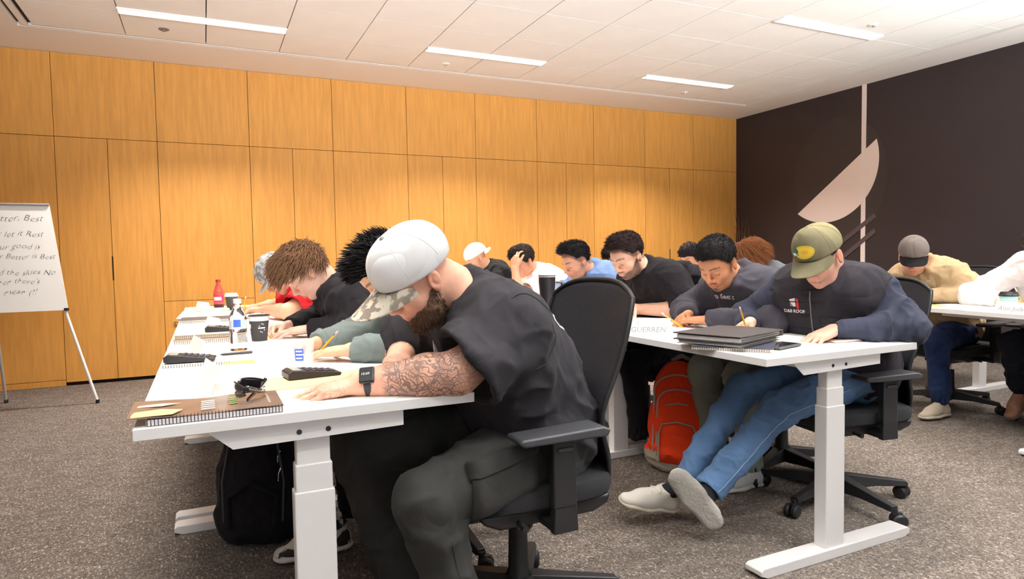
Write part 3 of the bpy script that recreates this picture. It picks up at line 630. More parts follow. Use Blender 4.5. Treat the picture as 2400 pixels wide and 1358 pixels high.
m_dark=mat('dark_paint',(50,42,45),.55,var=(1.2,.06)); m_white=mat('white_metal',(238,236,236),.38,spec=.5); m_lam=mat('white_laminate',(244,243,243),.32,bump=(300,.02,.001))
m_black=mat('black_plastic',(26,26,28),.45,bump=(400,.15,.001)); m_chrome=mat('chrome',(200,200,200),.2,1); m_paper=mat('paper',(244,242,238),.8)
MB().box(((XL+XR)/2,(YB+YW)/2,-.05),(XR-XL+.4,YW-YB+.4,.1)).build('floor',carpet()).__setitem__('kind','structure')
wb=struct(MB().box(((XL+XR)/2,YW+.08,ZC/2),(XR-XL+.4,.12,ZC+.2)).build('wall_back',m_gapw))
struct(MB().box((XR+.06,(YB+YW)/2,ZC/2),(.12,YW-YB+.2,ZC+.2)).build('wall_right',m_dark))
struct(MB().box((XL-.06,(YB+YW)/2,ZC/2),(.12,YW-YB+.2,ZC+.2)).build('wall_left',m_wallw))
# wall behind the photographer, with an opening left for the added fill lamp
struct(MB().box(((XL+XR)/2,YB-.06,.35),(XR-XL,.12,.7)).box(((XL+XR)/2,YB-.06,2.86),(XR-XL,.12,.24)).box((-2.4,YB-.06,1.75),(1.5,.12,2.1)).box((5.8,YB-.06,1.75),(1.9,.12,2.1)).build('wall_front',m_wallw))
cl=struct(MB().box(((XL+XR)/2,(YB+YW)/2,ZC+.07),(XR-XL+.4,YW-YB+.4,.08)).build('ceiling',m_gap))
# soffit ring
tx0,tx1,ty1,ty0=-1.15,6.26,6.26,-2.4; g=.055
so=MB(); so.box(((XL+XR)/2,(YW+ty1+g)/2,ZC+.015),(XR-XL,YW-ty1-g,.03)); so.box(((XR+tx1+g)/2,(YB+ty1+g)/2,ZC+.015),(XR-tx1-g,ty1+g-YB,.03))
so.box(((XL+tx0-g*1.9)/2,(YB+ty1+g)/2,ZC+.015),(tx0-g*1.9-XL,ty1+g-YB,.03)); so.build('soffit',m_soffit,cl)
tr=MB(); h=.014
tr.box(((tx0+tx1)/2,ty1+g/2,ZC+.012),(tx1-tx0+g,h,.024)); tr.box((tx1+g/2,(ty0+ty1)/2,ZC+.012),(h,ty1-ty0+g,.024)); tr.box((tx0-g*.95,(ty0+ty1)/2,ZC+.012),(.04,ty1-ty0+g,.024)); tr.build('slot_trim',m_soffit,cl)
xs=[tx0]+[-.515+.594*k for k in range(12)]+[tx1]; ys=[ty1]+[5.70-.594*k for k in range(14)]
base_tile=None; far_t=MB(); lightspots=[]
for r,yc in enumerate((5.66,3.88,2.10,.32,-1.46)):
    for x0 in (-.515,1.861,4.237): lightspots.append((x0,yc))
for i in range(len(xs)-1):
    for j in range(len(ys)-1):
        w_,d_=xs[i+1]-xs[i]-.008,ys[j]-ys[j+1]-.008; cx,cy=(xs[i]+xs[i+1])/2,(ys[j]+ys[j+1])/2
        if cy<1.6: far_t.box((cx,cy,ZC+.012),(w_,d_,.02)); continue
        full=abs(w_-.586)<.002 and abs(d_-.586)<.002
        if full and base_tile is None:
            o=MB().box((0,0,0),(w_,d_,.02)).build('ceiling_tile',m_tile,cl,local=True); base_tile=o.data; o.location=(cx,cy,ZC+.012)
        elif full: o=bpy.data.objects.new('ceiling_tile',base_tile); COL.objects.link(o); o.parent=cl; o.location=(cx,cy,ZC+.012)
        else: o=MB().box((0,0,0),(w_,d_,.02)).build('ceiling_tile',m_tile,cl,local=True); o.location=(cx,cy,ZC+.012)
ft=far_t.build('ceiling_tiles_over_rear_rows',m_tile,cl); ft['kind']='stuff'
m_diff=mat('light_diffuser',(255,246,236),.5,emit=LIGHT_E)
names={(0,0):'ceiling light strip at the left above the easel',(1,0):'ceiling light strip in the middle near the wood wall',(2,0):'ceiling light strip at the corner of wood and dark walls',(2,1):'longer looking ceiling light strip over the right tables'}
lt0=None
def copy_lt(o):
    c=o.copy(); COL.objects.link(c)
    for ch in o.children:
        if ch.type=='MESH': d=ch.copy(); COL.objects.link(d); d.parent=c
    return c
for i,(x0,yc) in enumerate(lightspots):
    c,r=i%3,i//3; lab=names.get((c,r),'recessed white linear ceiling light over the rear of the room')
    if lt0 is None:
        lt=thing('ceiling_light','x','light',(x0+.594,yc,ZC),'recessed linear ceiling lights'); lt0=lt
        MB().box((0,0,-.0065),(1.17,.092,.005)).build('diffuser',m_diff,lt,local=True)
        MB().box((0,.052,-.003),(1.188,.008,.014)).box((0,-.052,-.003),(1.188,.008,.014)).box((.592,0,-.003),(.008,.11,.014)).box((-.592,0,-.003),(.008,.11,.014)).build('frame',m_white,lt,local=True)
    else: lt=copy_lt(lt0); lt.location=(x0+.594,yc,ZC)
    lt['label']=lab
    sl=bpy.data.lights.new('strip_lamp','AREA'); sl.shape='RECTANGLE'; sl.size=1.15; sl.size_y=.08; sl.energy=STRIP_W*(3.0 if yc>5 else .9 if yc>1 else .45); sl.color=(1,.93,.85); sl.spread=math.radians(112 if yc>5 else 98)
    so_=bpy.data.objects.new('strip_lamp',sl); COL.objects.link(so_); so_.parent=lt; so_.location=(0,0,-.012)
    if (c,r) in names: 
        if 'group' in lt: del lt['group']
    else: lt['group']='ceiling lights behind the camera'
for i,(x,y,z_) in enumerate(((-.227,5.99,1),(2.176,6.03,0),(5.11,6.05,0),(5.09,3.68,0))):
    lab=['dark round ceiling sprinkler cap near the left light strip','small pale ceiling disc beyond the middle light strip','small ceiling disc near the wood and dark wall corner','small round sprinkler cover right of the right-hand tables light'][i]
    t=thing('sprinkler_cover',lab,'sprinkler',(x,y,ZC),)
    MB().lathe([(.0,-.006),(.03,-.006),(.038,-.002),(.04,.004)],(0,0,0),20).build('cover_plate',mat('sprinkler_dark',(120,110,105),.5) if z_ else m_soffit,t,smooth=True,local=True)
    MB().lathe([(0,-.016),(.012,-.016),(.014,-.004)],(0,0,0),12).build('deflector',m_chrome if not z_ else mat('sprinkler_dark'),t,smooth=True,local=True)
# wood panels
jx=[XL,-2.76,-1.96,-1.163,-.361,.443,1.252,2.047,2.853,3.643,4.44,5.226,6.022,XR-.004]; zm=2.228; gp=.004; T=.018
def wpanel(x0,x1,z0,z1,dx=0,nm='wood_panel'):
    g2=gp/2; return MB().box(((x0+x1)/2,YW+T/2-.012+dx,(z0+z1)/2),(x1-x0-gp,T,z1-z0-gp)).build(nm,m_wood,wb,bev=.0012,seg=1)
for i in range(len(jx)-1):
    a,b=jx[i],jx[i+1]; wpanel(a,b,zm,ZC)
    if i in (3,5,7,9,11): # double doors
        mid=(a+b)/2; wpanel(a,mid,.03,zm,nm='cabinet_door'); wpanel(mid,b,.03,zm,nm='cabinet_door')
        MB().box((mid,YW-.010,1.05),(.012,.008,.22)).build('door_pull',m_gapw,wb)
    elif i==4:
        wpanel(a,b,.727,zm,nm='cabinet_door'); wpanel(a,b,.03,.727,nm='drawer_front')
        MB().box((a+.13,YW-.035,.53),(.10,.012,.012)).box((a+.085,YW-.022,.53),(.01,.03,.012)).box((a+.175,YW-.022,.53),(.01,.03,.012)).build('drawer_handle',m_chrome,wb,bev=.002)
    elif i<3: wpanel(a,b,.055,zm); wpanel(a,b,.0,.055,-.004,nm='wood_base')
    else: wpanel(a,b,.03,zm)
# graphics painted on the dark wall
m_gr=mat('wall_graphic_pink',(238,222,216),.6); m_gr2=mat('wall_graphic_brown',(84,72,74),.6); m_gr3=mat('wall_graphic_faint',(56,48,48),.6)
wr_=[o for o in COL.objects if o.name=='wall_right'][0]
x_=XR-.0005
def wprism(poly,m,nm,th): # poly in (y,z)
    return MB().prism(poly,0,XR-th,XR+.001).build(nm,m,wr_)
A_=(4.862,2.336); B_=(5.922,1.572)
def moon():
    # straight edge A-B, bulging arc towards the lower left
    ax,ay=A_; bx,by=B_; c=((ax+bx)/2,(ay+by)/2); ch=math.hypot(bx-ax,by-ay); d=((bx-ax)/ch,(by-ay)/ch); n=(-d[1],d[0]); 
    if n[1]>0: n=(-n[0],-n[1])
    return c,ch,d,n
c_,ch_,d_,n_=moon(); sag=.47; Rr=(ch_**2/4+sag**2)/(2*sag); cc=(c_[0]-n_[0]*(Rr-sag),c_[1]-n_[1]*(Rr-sag)); poly=[]
ha=math.asin(min(1,ch_/2/Rr)); ha=ha if sag<=Rr else math.pi-ha
for k in range(41):
    a=-ha+2*ha*k/40; poly.append((cc[0]+Rr*(n_[0]*math.cos(a)+d_[0]*math.sin(a)),cc[1]+Rr*(n_[1]*math.cos(a)+d_[1]*math.sin(a))))
wprism(poly,m_gr,'half_moon_graphic',.003)
wprism([(5.045,0),(4.99,0),(4.99,ZC),(5.045,ZC)],mat('wall_graphic_white',(238,224,220),.6),'vertical_stripe_graphic',.005)
def diag(y0,z0,y1,z1,w_): 
    d=Vector((y1-y0,z1-z0)).normalized(); n=Vector((-d.y,d.x))*w_/2; wprism([(y0+n.x,z0+n.y),(y1+n.x,z1+n.y),(y1-n.x,z1-n.y),(y0-n.x,z0-n.y)],m_gr2,'diagonal_stripe_graphic',.007)
diag(4.87,1.49,5.34,1.17,.05); diag(4.87,1.32,5.4,.93,.05)
wprism([(5.35+.62*math.cos(2*math.pi*k/40)*1.0,1.95+.72*math.sin(2*math.pi*k/40)) for k in range(40)],m_gr3,'faint_ring_graphic',.0015)
struct(MB().box((XR-.006,(YB+YW)/2,.05),(.012,YW-YB,.1)).build('baseboard_right',mat('base_black',(30,28,30),.5)))
# ------------------------------------------------------------------ tables
def table(x0,x1,y0,y1,label,rot=0,group=None,legy=None,legx=0):
    t=thing('desk',label,'table',(0,0,0),group); cx=x0+.385*(x1-x0)/.765*1.0-.019; TH=.026; zt=.745
    MB().box(((x0+x1)/2,(y0+y1)/2,zt-TH/2),(x1-x0,y1-y0,TH)).build('tabletop',m_lam,t,bev=.002)
    cx0=cx
    for e,yy in ((0,y0+.055),(1,(y1 if legy is None else legy)-.055)):
        s=1 if e==0 else -1; zu=zt-TH
        col=MB().box((cx,yy,.655),(.078,.040,.12)).build('upper_column',m_white,t,bev=.004); 
        MB().box((cx,yy,.575),(.086,.046,.07)).build('middle_column',m_white,t,bev=.004)
        MB().box((cx,yy,.29),(.094,.052,.51)).build('lower_column',m_white,t,bev=.004)
        MB().prism([(x0+.03,.0),(x1-.03,.0),(x1,.012),(x1,.028),(x1-.012,.036),(x0+.012,.036),(x0,.028),(x0,.012)],1,yy-.037,yy+.037).build('foot',m_white,t,bev=.003)
        for gx in (x0+.05,x1-.05): MB().lathe([(.022,0),(.022,.008),(.012,.012)],(gx,yy,.0),12).build('glide',m_black,t)
        f=yy-.038*s
        bm_=MB().prism([(cx-.228,zu),(cx+.215,zu),(cx+.215,zu-.04),(cx-.175,zu-.047)],1,f,f+.003*s); bm_.box((cx,yy,zu-.008),(.42,.07,.012)); bm_.build('end_bracket',m_white,t)
        for hx in(-.033,.033): MB().cyl((cx+hx,f-.0012*s,zu-.026),(cx+hx,f+.002*s,zu-.026),.0062,14).build('bolt_hole',m_black,t)
    MB().box((cx-.10,(y0+y1)/2,zt-TH-.02),(.03,y1-y0-.16,.035)).box((cx+.10,(y0+y1)/2,zt-TH-.02),(.03,y1-y0-.16,.035)).build('crossbar',m_white,t)
    if rot:
        c=Vector((x0,y0,0)); t.matrix_world=Matrix.Translation(c)@Matrix.Rotation(rot,4,'Z')@Matrix.Translation(-c)
    return t
AX=(-.149,.616); BX=(1.635,2.40)
table(*AX,1.545,2.975,'white standing desk nearest the camera, with a spiral book on it')
table(*AX,2.98,4.41,'white desk joined behind the nearest one, with a dark paper cup')
table(*AX,4.415,5.6,'white desk at the wood wall end of the left row')
table(*BX,1.545,2.975,'white standing desk with the black binder and red backpack beneath')
table(*BX,2.98,4.41,'white desk where the bearded man in a black polo writes')
table(*BX,4.415,5.845,'white desk at the far end of the middle row')
table(3.735,4.43,1.10,2.62,'white desk with the takeaway cup and name card',rot=math.radians(-7),legy=1.95)
table(4.98,5.74,2.9,4.33,'white desk against the dark wall side, its leg showing behind the tan hoodie')
table(3.95,4.65,3.12,4.41,'white desk of the woman with reddish hair, mostly hidden')
table(3.95,4.65,4.415,5.845,'white desk near the dark wall corner, mostly hidden')
# ------------------------------------------------------------------ task chairs
def chair_mesh_mat():
    m=mat('chair_mesh',(34,34,39),.6,spec=.35); nt=m.node_tree; N=nt.nodes; L=nt.links; b=N['Principled BSDF']
    tc=N.new('ShaderNodeTexCoord'); w1=N.new('ShaderNodeTexWave'); w1.bands_direction='Z'; w1.inputs['Scale'].default_value=70; w1.inputs['Distortion'].default_value=.6; L.new(tc.outputs['Object'],w1.inputs['Vector'])
    w2=N.new('ShaderNodeTexWave'); w2.bands_direction='Y'; w2.inputs['Scale'].default_value=90; L.new(tc.outputs['Object'],w2.inputs['Vector'])
    mu=N.new('ShaderNodeMath'); mu.operation='MULTIPLY'; L.new(w1.outputs[1],mu.inputs[0]); L.new(w2.outputs[1],mu.inputs[1])
    r=N.new('ShaderNodeMapRange'); r.inputs[1].default_value=.55; r.inputs[2].default_value=.8; r.inputs[3].default_value=1; r.inputs[4].default_value=.72; L.new(mu.outputs[0],r.inputs[0]); L.new(r.outputs[0],b.inputs['Alpha'])
    bp=N.new('ShaderNodeBump'); bp.inputs['Strength'].default_value=.22; bp.inputs['Distance'].default_value=.002; L.new(w1.outputs[1],bp.inputs['Height']); L.new(bp.outputs[0],b.inputs['Normal']); return m
m_mesh=chair_mesh_mat(); m_seat=mat('chair_seat_fabric',(24,24,28),.85,bump=(500,.4,.002)); m_pad=mat('arm_pad',(52,52,56),.5,bump=(300,.1,.001))
def make_chair(label,base_rot=0):
    t=thing('task_chair',label,'chair',(0,0,0))
    for i in range(5):
        a=math.radians(72*i+base_rot); d=Vector((math.cos(a),math.sin(a),0)); n=Vector((-d.y,d.x,0)); z=Vector((0,0,1))
        mb=MB(); r0,r1=.035,.31; vs=[]
        for r,w_,zt,zb in ((r0,.036,.125,.06),(.17,.027,.105,.068),(r1,.020,.085,.062)):
            p=d*r; vs+=[p+n*w_+z*zb,p-n*w_+z*zb,p-n*w_*.7+z*zt,p+n*w_*.7+z*zt]
        mb.add(vs,[(0,1,2,3)[::-1]]+[(4*k+j,4*k+(j+1)%4,4*k+4+(j+1)%4,4*k+4+j) for k in range(2) for j in range(4)]+[(8,9,10,11)])
        lg=mb.build('base_arm',m_black,t,bev=.003,local=True)
        p=d*.31; cs=MB(); ang=a+1.1*i; dd=Vector((math.cos(ang),math.sin(ang),0)); nn=Vector((-dd.y,dd.x,0)); q=p+dd*.015
        for s in(-1,1): cs.lathe([(0,-.011),(.022,-.011),(.029,-.006),(.029,.006),(.022,.011),(0,.011)],tuple(q+nn*.016*s+z*.029),14,tuple(nn))
        cs.cyl(tuple(p+z*.05),tuple(p+z*.075),.011,8).box(tuple(q+z*.045),(.02,.02,.03)); cs.build('caster',m_black,t,smooth=True,local=True)
    MB().lathe([(.045,.06),(.045,.11),(.032,.14),(.028,.27),(.0,.27)],(0,0,0),20).build('column_cover',m_black,t,smooth=True,local=True)
    MB().cyl((0,0,.26),(0,0,.34),.014,14).build('gas_cylinder',m_chrome,t,smooth=True,local=True)
    MB().box((0.02,0,.350),(.24,.18,.035)).box((-.14,0,.355),(.12,.10,.03)).build('tilt_mechanism',m_black,t,bev=.01,local=True)
    MB().prism([(-.20,.41),(.21,.41),(.20,.385),(.15,.362),(-.14,.362),(-.19,.38)],1,-.215,.215).build('seat_pan',m_black,t,bev=.012,seg=3,local=True)
    MB().tube([(.08,.10,.385),(.10,.20,.38),(.10,.26,.375)],[.006,.006,.010],8).build('height_lever',m_black,t,smooth=True,local=True)
    MB().cyl((.13,-.16,.365),(.13,-.205,.365),.022,16).build('tension_knob',m_black,t,smooth=True,local=True)
    # seat cushion
    n=10; top=[];vs=[];fs=[]; se=lambda a,p: math.copysign(abs(a)**p,a)
    rings=[(.0,.072,0),(.55,.074,0),(.85,.070,0),(.97,.058,0),(1.0,.035,0),(.985,.012,0),(.92,0,0),(.0,0,0)]; K=36
    for s,z_,_ in rings:
        for k in range(K):
            a=2*math.pi*k/K; x=.245*s*se(math.cos(a),.55); y=.25*s*se(math.sin(a),.55); dz=-.020*max(0,(x-.12)/.12)**1.5 if s>0 else 0; dip=-.008*math.exp(-((x+.02)/.14)**2-((y)/.14)**2)
            vs.append((x,y,.405+z_+dz+(dip if z_>.05 else 0)))
    fs=[(i*K+k,i*K+(k+1)%K,(i+1)*K+(k+1)%K,(i+1)*K+k) for i in range(len(rings)-1) for k in range(K)]; fs=[f[::-1] for f in fs]
    MB().add(vs,fs).build('seat',m_seat,t,smooth=True,local=True)
    # backrest mesh panel and its rim
    def bp(u,v): # u -1..1 across, v 0..1 up
        z_=.43+.585*v; w_=.205+.035*math.sin(min(v*1.25,1)*math.pi*.5)-.012*max(0,(v-.75)/.25)**2-.03*max(0,1-v*6)
        xx=-.235-.0*v+.045*math.exp(-((v-.33)/.22)**2)-.075*max(0,v-.35)**1.3*1.6-.02*(1-v)**3
        y=u*w_; crv=.035*(u*u); z2=z_+(.0 if v<.98 else 0)-.050*abs(u)**3.2*max(0,(v-.5)*2)**2
        return Vector((xx+crv,y,z2))
    NU,NV=14,22; vs=[bp(-1+2*i/NU,j/NV) for j in range(NV+1) for i in range(NU+1)]; fs=[(j*(NU+1)+i,j*(NU+1)+i+1,(j+1)*(NU+1)+i+1,(j+1)*(NU+1)+i) for j in range(NV) for i in range(NU)]
    o=MB().add(vs,fs).build('mesh_back',m_mesh,t,smooth=True,local=True); sd=o.modifiers.new('thickness','SOLIDIFY'); sd.thickness=.004
    rim=[bp(-1,j/NV) for j in range(NV+1)]+[bp(-1+2*i/NU,1) for i in range(1,NU)]+[bp(1,j/NV) for j in range(NV,-1,-1)]+[bp(1-2*i/NU,0) for i in range(1,NU)]
    MB().tube(rim,.0075,8,closed=True).build('back_frame',m_black,t,smooth=True,local=True)
    MB().tube([bp(u/4,.30)+Vector((-.014,0,0)) for u in range(-4,5)],[.008]+[.014]*7+[.008],8,flat=1.8).build('lumbar_support',m_black,t,smooth=True,local=True)
    MB().tube([(-.12,0,.38),(-.24,0,.38),(-.285,0,.42),(-.275,0,.52),(-.235,0,.64)],[.028,.028,.03,.026,.02],10,flat=.6).build('back_support',m_black,t,smooth=True,local=True)
    for s in(-1,1):
        a=MB().prism([(-.115,.612),(.13,.612),(.145,.622),(.14,.634),(-.10,.64),(-.125,.630)],1,s*.285-.045,s*.285+.045).build('armrest',m_pad,t,bev=.009,seg=3,local=True)
        MB().box((.0,s*.283,.52),(.070,.030,.185)).build('arm_sleeve',m_black,t,bev=.006,local=True)
        MB().prism([(-.04,.36),(.035,.36),(.030,.47),(-.035,.47)],1,s*.283-.013,s*.283+.013).box((0,s*.22,.375),(.07,.14,.022)).build('arm_bracket',m_black,t,bev=.004,local=True)
        MB().box((.0,s*.300,.585),(.045,.006,.010)).build('height_button',m_pad,t,bev=.002,local=True)
    return t
CH0=None
def chair(x,y,yaw,label,group=None,zs=.955):
    global CH0
    if CH0 is None: CH0=make_chair(label,20); t=CH0
    else: t=copy_tree(CH0)
    t.location=(x,y,0); t.rotation_euler=(0,0,math.radians(yaw)); t['label']=label; t.scale=(1,1,zs)
    if group: t['group']=group
    return t
# ------------------------------------------------------------------ the people
import time; T0=time.time()
def report(n): print('%-22s %.1fs'%(n,time.time()-T0))
LAM=m_lam
white_rub=mat('white_rubber',(225,220,212),.6)
# --- man with the white cap, nearest
def Pd(**k): return {a:(V3(*b) if isinstance(b,tuple) else b) for a,b in k.items()}
def man_near():
    J=Pd(pel=(.90,1.76,.585),belly=(.85,1.76,.69),chest=(.785,1.75,.80),upper=(.715,1.745,.905),neck=(.675,1.72,.985),
      shL=(.735,1.565,.895),shR=(.68,1.93,.90),elL=(.575,1.555,.797),elR=(.58,2.04,.79),wrL=(.345,1.655,.775),wrR=(.50,1.84,.80),
      hdL=(-.96,.22,-.14),hnL=(.0,.1,-1),hdR=(-.3,-.9,-.02),hnR=(-.2,0,-1),
      hipL=(.86,1.66,.55),hipR=(.86,1.86,.56),knL=(.50,1.60,.46),knR=(.40,1.95,.52),anL=(.585,1.60,.09),anR=(.52,1.93,.09))
    J['lat']=unit(V3(-.10,-1,0)); J['H']=Frame((.517,1.69,1.046),182,42,-12,1.02); J['bulk']=1.16; J['cuL']=[(10,14,8),(8,14,8),(10,16,8),(16,20,8)]; J['thL']=(.85,.45,-.05); J['cuR']=REST; J['sl']=1.28; J['hs']=1.04; J['kneer']=1.12; J['shortf']=.88; J['flare']=.082
    o=dict(skin=(232,176,150),haircol=(70,50,38),arm=1.3,neckr=.074,tat=True,jaw=1.08,stubble=.25)
    t=thing('person','person in white cap and faded black t-shirt with tattooed forearms, writing','person',(.9,1.76,0))
    b,hp=make_body(t,J,o,.0043); report('near body')
    m=cloth_mat('faded_black',(44,42,46),.3,var=.16); sh=make_top(t,J,m,'t_shirt','short',.006,.020,fold=.015,fr=6.5,loose=1.02,seed=11)
    jm=cloth_mat('faded_black_denim',(50,49,48),.45,var=.22,scale=300); tr=make_legs(t,J,jm,.008,loose=1.05,fold=.011,fr=7.5,seed=5,calf=1.25)
    # cargo pocket on the near thigh
    h,kn=J['hipL'],J['knL']; bv=bvh_of(tr); P=lambda a,dz: h+(kn-h)*a+V3(0,0,dz)
    def patch(a0,a1,z0,z1,off,nm):
        n=8; vs=[]; out=V3(0,-1,0)
        for i in range(n+1):
            for j in range(n+1):
                p=P(a0+(a1-a0)*i/n,z0+(z1-z0)*j/n)+out*.3; hh=bv.ray_cast(Vector(p),Vector(-out),.5); q=np.array(hh[0]) if hh[0] is not None else p-out*.2; e=off*(1 if 0<i<n and 0<j<n else .2); vs.append(q+out*e)
        fs=[(i*(n+1)+j,(i+1)*(n+1)+j,(i+1)*(n+1)+j+1,i*(n+1)+j+1) for i in range(n) for j in range(n)]
        o_=MB().add(vs,fs).build(nm,jm,t,smooth=True); s=o_.modifiers.new('thickness','SOLIDIFY'); s.thickness=.004; return o_
    patch(.20,.72,-.085,.055,.017,'cargo_pocket'); patch(.17,.74,.035,.075,.024,'pocket_flap')
    for s_ in 'LR': make_shoe(t,J['an'+s_]+V3(0,0,.002),(-1,0,0),(0,0,1),mat('black_shoe',(25,25,25),.6),white_rub,sc=1.0)
    cw=cloth_mat('white_cap',(240,240,242),.25,var=.03); cb=mat('camo_brim',(196,186,170),.8,var=(38,.035),two=(120,108,96),bump=(300,.2,.002))
    cp=cap(t,J['H'],cw,cb,.0045,high=.008,brim=.108,rim=.022,tilt=.16,droop=.5,bang=.02,bw=1.15,button=mat('grey_button',(120,120,120),.6))
    hm=hair_mat('brown_beard',(92,68,52)); beard(t,J['H'],hm,L=.013,n=2600,low=.006,thick=.008)
    # seams: shoulder seam on the shirt, side seam on the trousers
    bs_=bvh_of(sh); bt_=bvh_of(tr)
    def seam(bv_,pts,dv,r,m_,par,nm):
        out=[]
        for p in pts:
            h_=bv_.ray_cast(Vector(p+dv*.35),Vector(-dv),.5)
            if h_[0] is not None and (not out or np.linalg.norm(np.array(h_[0])-out[-1])<.05): out.append(np.array(h_[0])+dv*.0008)
        if len(out)>4: MB().tube(out,r,5).build(nm,m_,par,smooth=True)
    s_c=J['shL']; e1=unit(V3(.55,0,.85)); seam(bs_,[s_c+V3(.085*math.cos(a),0,.10*math.sin(a)+.0)+V3(.01,0,.0) for a in np.radians(np.linspace(-75,115,34))],V3(0,-1,0),.0022,m,sh,'sleeve_seam')
    seam(bt_,[J['knL']+(J['anL']-J['knL'])*a+V3(.015,0,0) for a in np.linspace(.22,.95,24)],V3(0,-1,0),.0020,jm,tr,'side_seam')
    # neck chain cord, watch
    wr=J['wrL']; el=J['elL']; ax=unit(wr-el); c=wr-ax*.028; r=.036; u=unit(np.cross(ax,V3(0,0,1))); w2=np.cross(u,ax)
    mb=MB(); mb.tube([c+ax*0+u*r*math.cos(a)+w2*r*.92*math.sin(a) for a in np.linspace(0,2*math.pi,28,endpoint=False)],.0032,6,closed=True,flat=3.6)
    n_=28; vs=[];
    for k in range(n_):
        a=2*math.pi*k/n_
        for s in(-.010,.010):
            for rr in(r-.001,r+.0025): vs.append(c+ax*s+u*rr*math.cos(a)+w2*rr*.95*math.sin(a))
    fs=[]
    for k in range(n_):
        a=4*k; b_=4*((k+1)%n_); fs+= [(a,b_,b_+1,a+1)[::-1],(a+2,a+3,b_+3,b_+2),(a+1,b_+1,b_+3,a+3),(a,a+2,b_+2,b_)]
    wt=MB().add(vs,fs).build('wristwatch',mat('watch_strap',(48,48,54),.5),t,smooth=True); 
    fd=unit(-u*.80+w2*.60) if (u[1]>0) else unit(u*.80+w2*.60); cc=c+fd*(r+.004); R=Matrix((Vector(ax),Vector(np.cross(fd,ax)),Vector(fd))).transposed()
    MB().box(cc,(.038,.044,.012),R).build('watch_case',mat('watch_body',(22,22,24),.25),wt,bev=.005,seg=3)
    MB().box(cc+fd*.0062,(.032,.038,.001),R).build('watch_screen',mat('watch_glass',(8,8,10),.08),wt)
    place_text('10:09',.010,cc+fd*.0072+ax*.013+np.cross(fd,ax)*.003,-ax,-np.cross(fd,ax),mat('watch_digits',(190,190,195),.5,emit=.6),wt,'watch_digits')
    # lanyard strap on the chest
    n=J['neck']; MB().tube([(.625,1.80,.93),(.60,1.80,.90),(.597,1.80,.85),(.60,1.80,.815)],.0035,6,flat=2).build('drawstring',mat('white_cord',(230,230,230),.6),t,smooth=True)
    bs=bvh_of(sh); place_text('C',.085,(.90,1.585,.86),(0,1,0),(-.55,0,.83),mat('shirt_print',(225,225,225),.7),sh,'back_print',bvh=bs,off=.002)
    place_text('REW',.075,(.93,1.74,.90),(0,1,0),(-.55,0,.83),mat('shirt_print'),sh,'back_print',bvh=bs,off=.002) if False else None
    return t,J,hp
PN=man_near(); report('near man')
pencil('pencil',dict(P=lambda a,b,c: V3(.60,1.86,.80)),'x') if False else None
m_jean=cloth_mat('blue_denim',(88,117,154),.4,var=.22,scale=260); m_navyd=cloth_mat('navy_denim',(30,44,78),.4,var=.2,scale=260); m_blk=cloth_mat('black_cloth',(24,23,26),.3,var=.12); m_char=cloth_mat('charcoal_fleece',(62,60,68),.35,var=.12); m_grey=cloth_mat('sage_grey_fleece',(112,122,120),.35,var=.10)
def seated(name_label,head,o,top,legs_m=None,v=(.0055,.009,.012),hairf=None,capf=None,pk=None,shoes=None,facing=180,label=None,group=None,legs=True,penlabel=None,penlen=.15,penup=None,chair_label=None,chair_yaw=None):
    pk=pk or {}; J=pose(head,facing,**pk)
    t=thing('person',name_label,'person',(float(J['loc'][0]),float(J['loc'][1]),0),group)
    b,hp=make_body(t,J,o,v[0]); tp=top(t,J)
    if legs: make_legs(t,J,legs_m or m_blk,v[2],seed=int(abs(head[1])*10))
    if shoes:
        for s_ in 'LR': make_shoe(t,J['an'+s_],J['R']@V3(1,0,0),(0,0,1),shoes[0],shoes[1],v=.007)
    if hairf: hairf(t,J['H'])
    if capf: capf(t,J['H'])
    if penlabel: pencil('pencil',hp['R'],penlabel,penlen,up=penup,group=None)
    if chair_label:
        l=J['R']@V3(-.03,0,0)+J['loc']; chair(float(l[0])+J.get('chx',0),float(l[1]),facing if chair_yaw is None else chair_yaw,chair_label)
    report(name_label[:30]); return t,J,hp,tp
chair(.835,1.76,180,'black mesh task chair of the man in the white cap',zs=1)
SP=seated('person with spiky black hair and grey-green sweatshirt writing with a pencil',(.60,2.36,1.055),dict(skin=(226,172,140),haircol=(20,16,16)),
  lambda t,J: make_top(t,J,m_grey,'sweatshirt','long',.007,.016,fold=.012,fr=8,seed=21),m_blk,(.0058,.008,.011),
  hairf=lambda t,H: hair(t,H,hair_mat('black_spiky',(16,13,14)),thick=.009,n=1700,L=.030,r=.0034,up=1.0,flow=(.35,0,.45),curl=.03,top=.010,jit=.10,seed=4),
  pk=dict(pitch=58,lean=-.07,chx=-.12,wrR=(.55,-.10,.785),elR=(.32,-.30,.80),wrL=(.47,.14,.785),elL=(.20,.30,.79),anL=(.36,-.12,.10),knL=(.46,.02,.5),hdL=(.75,-.6,-.08),hdR=(.8,.5,-.1)),penup=(.55,-.1,.6),penlabel='yellow pencil held by the spiky-haired person in grey-green',chair_label='black task chair of the spiky-haired person')
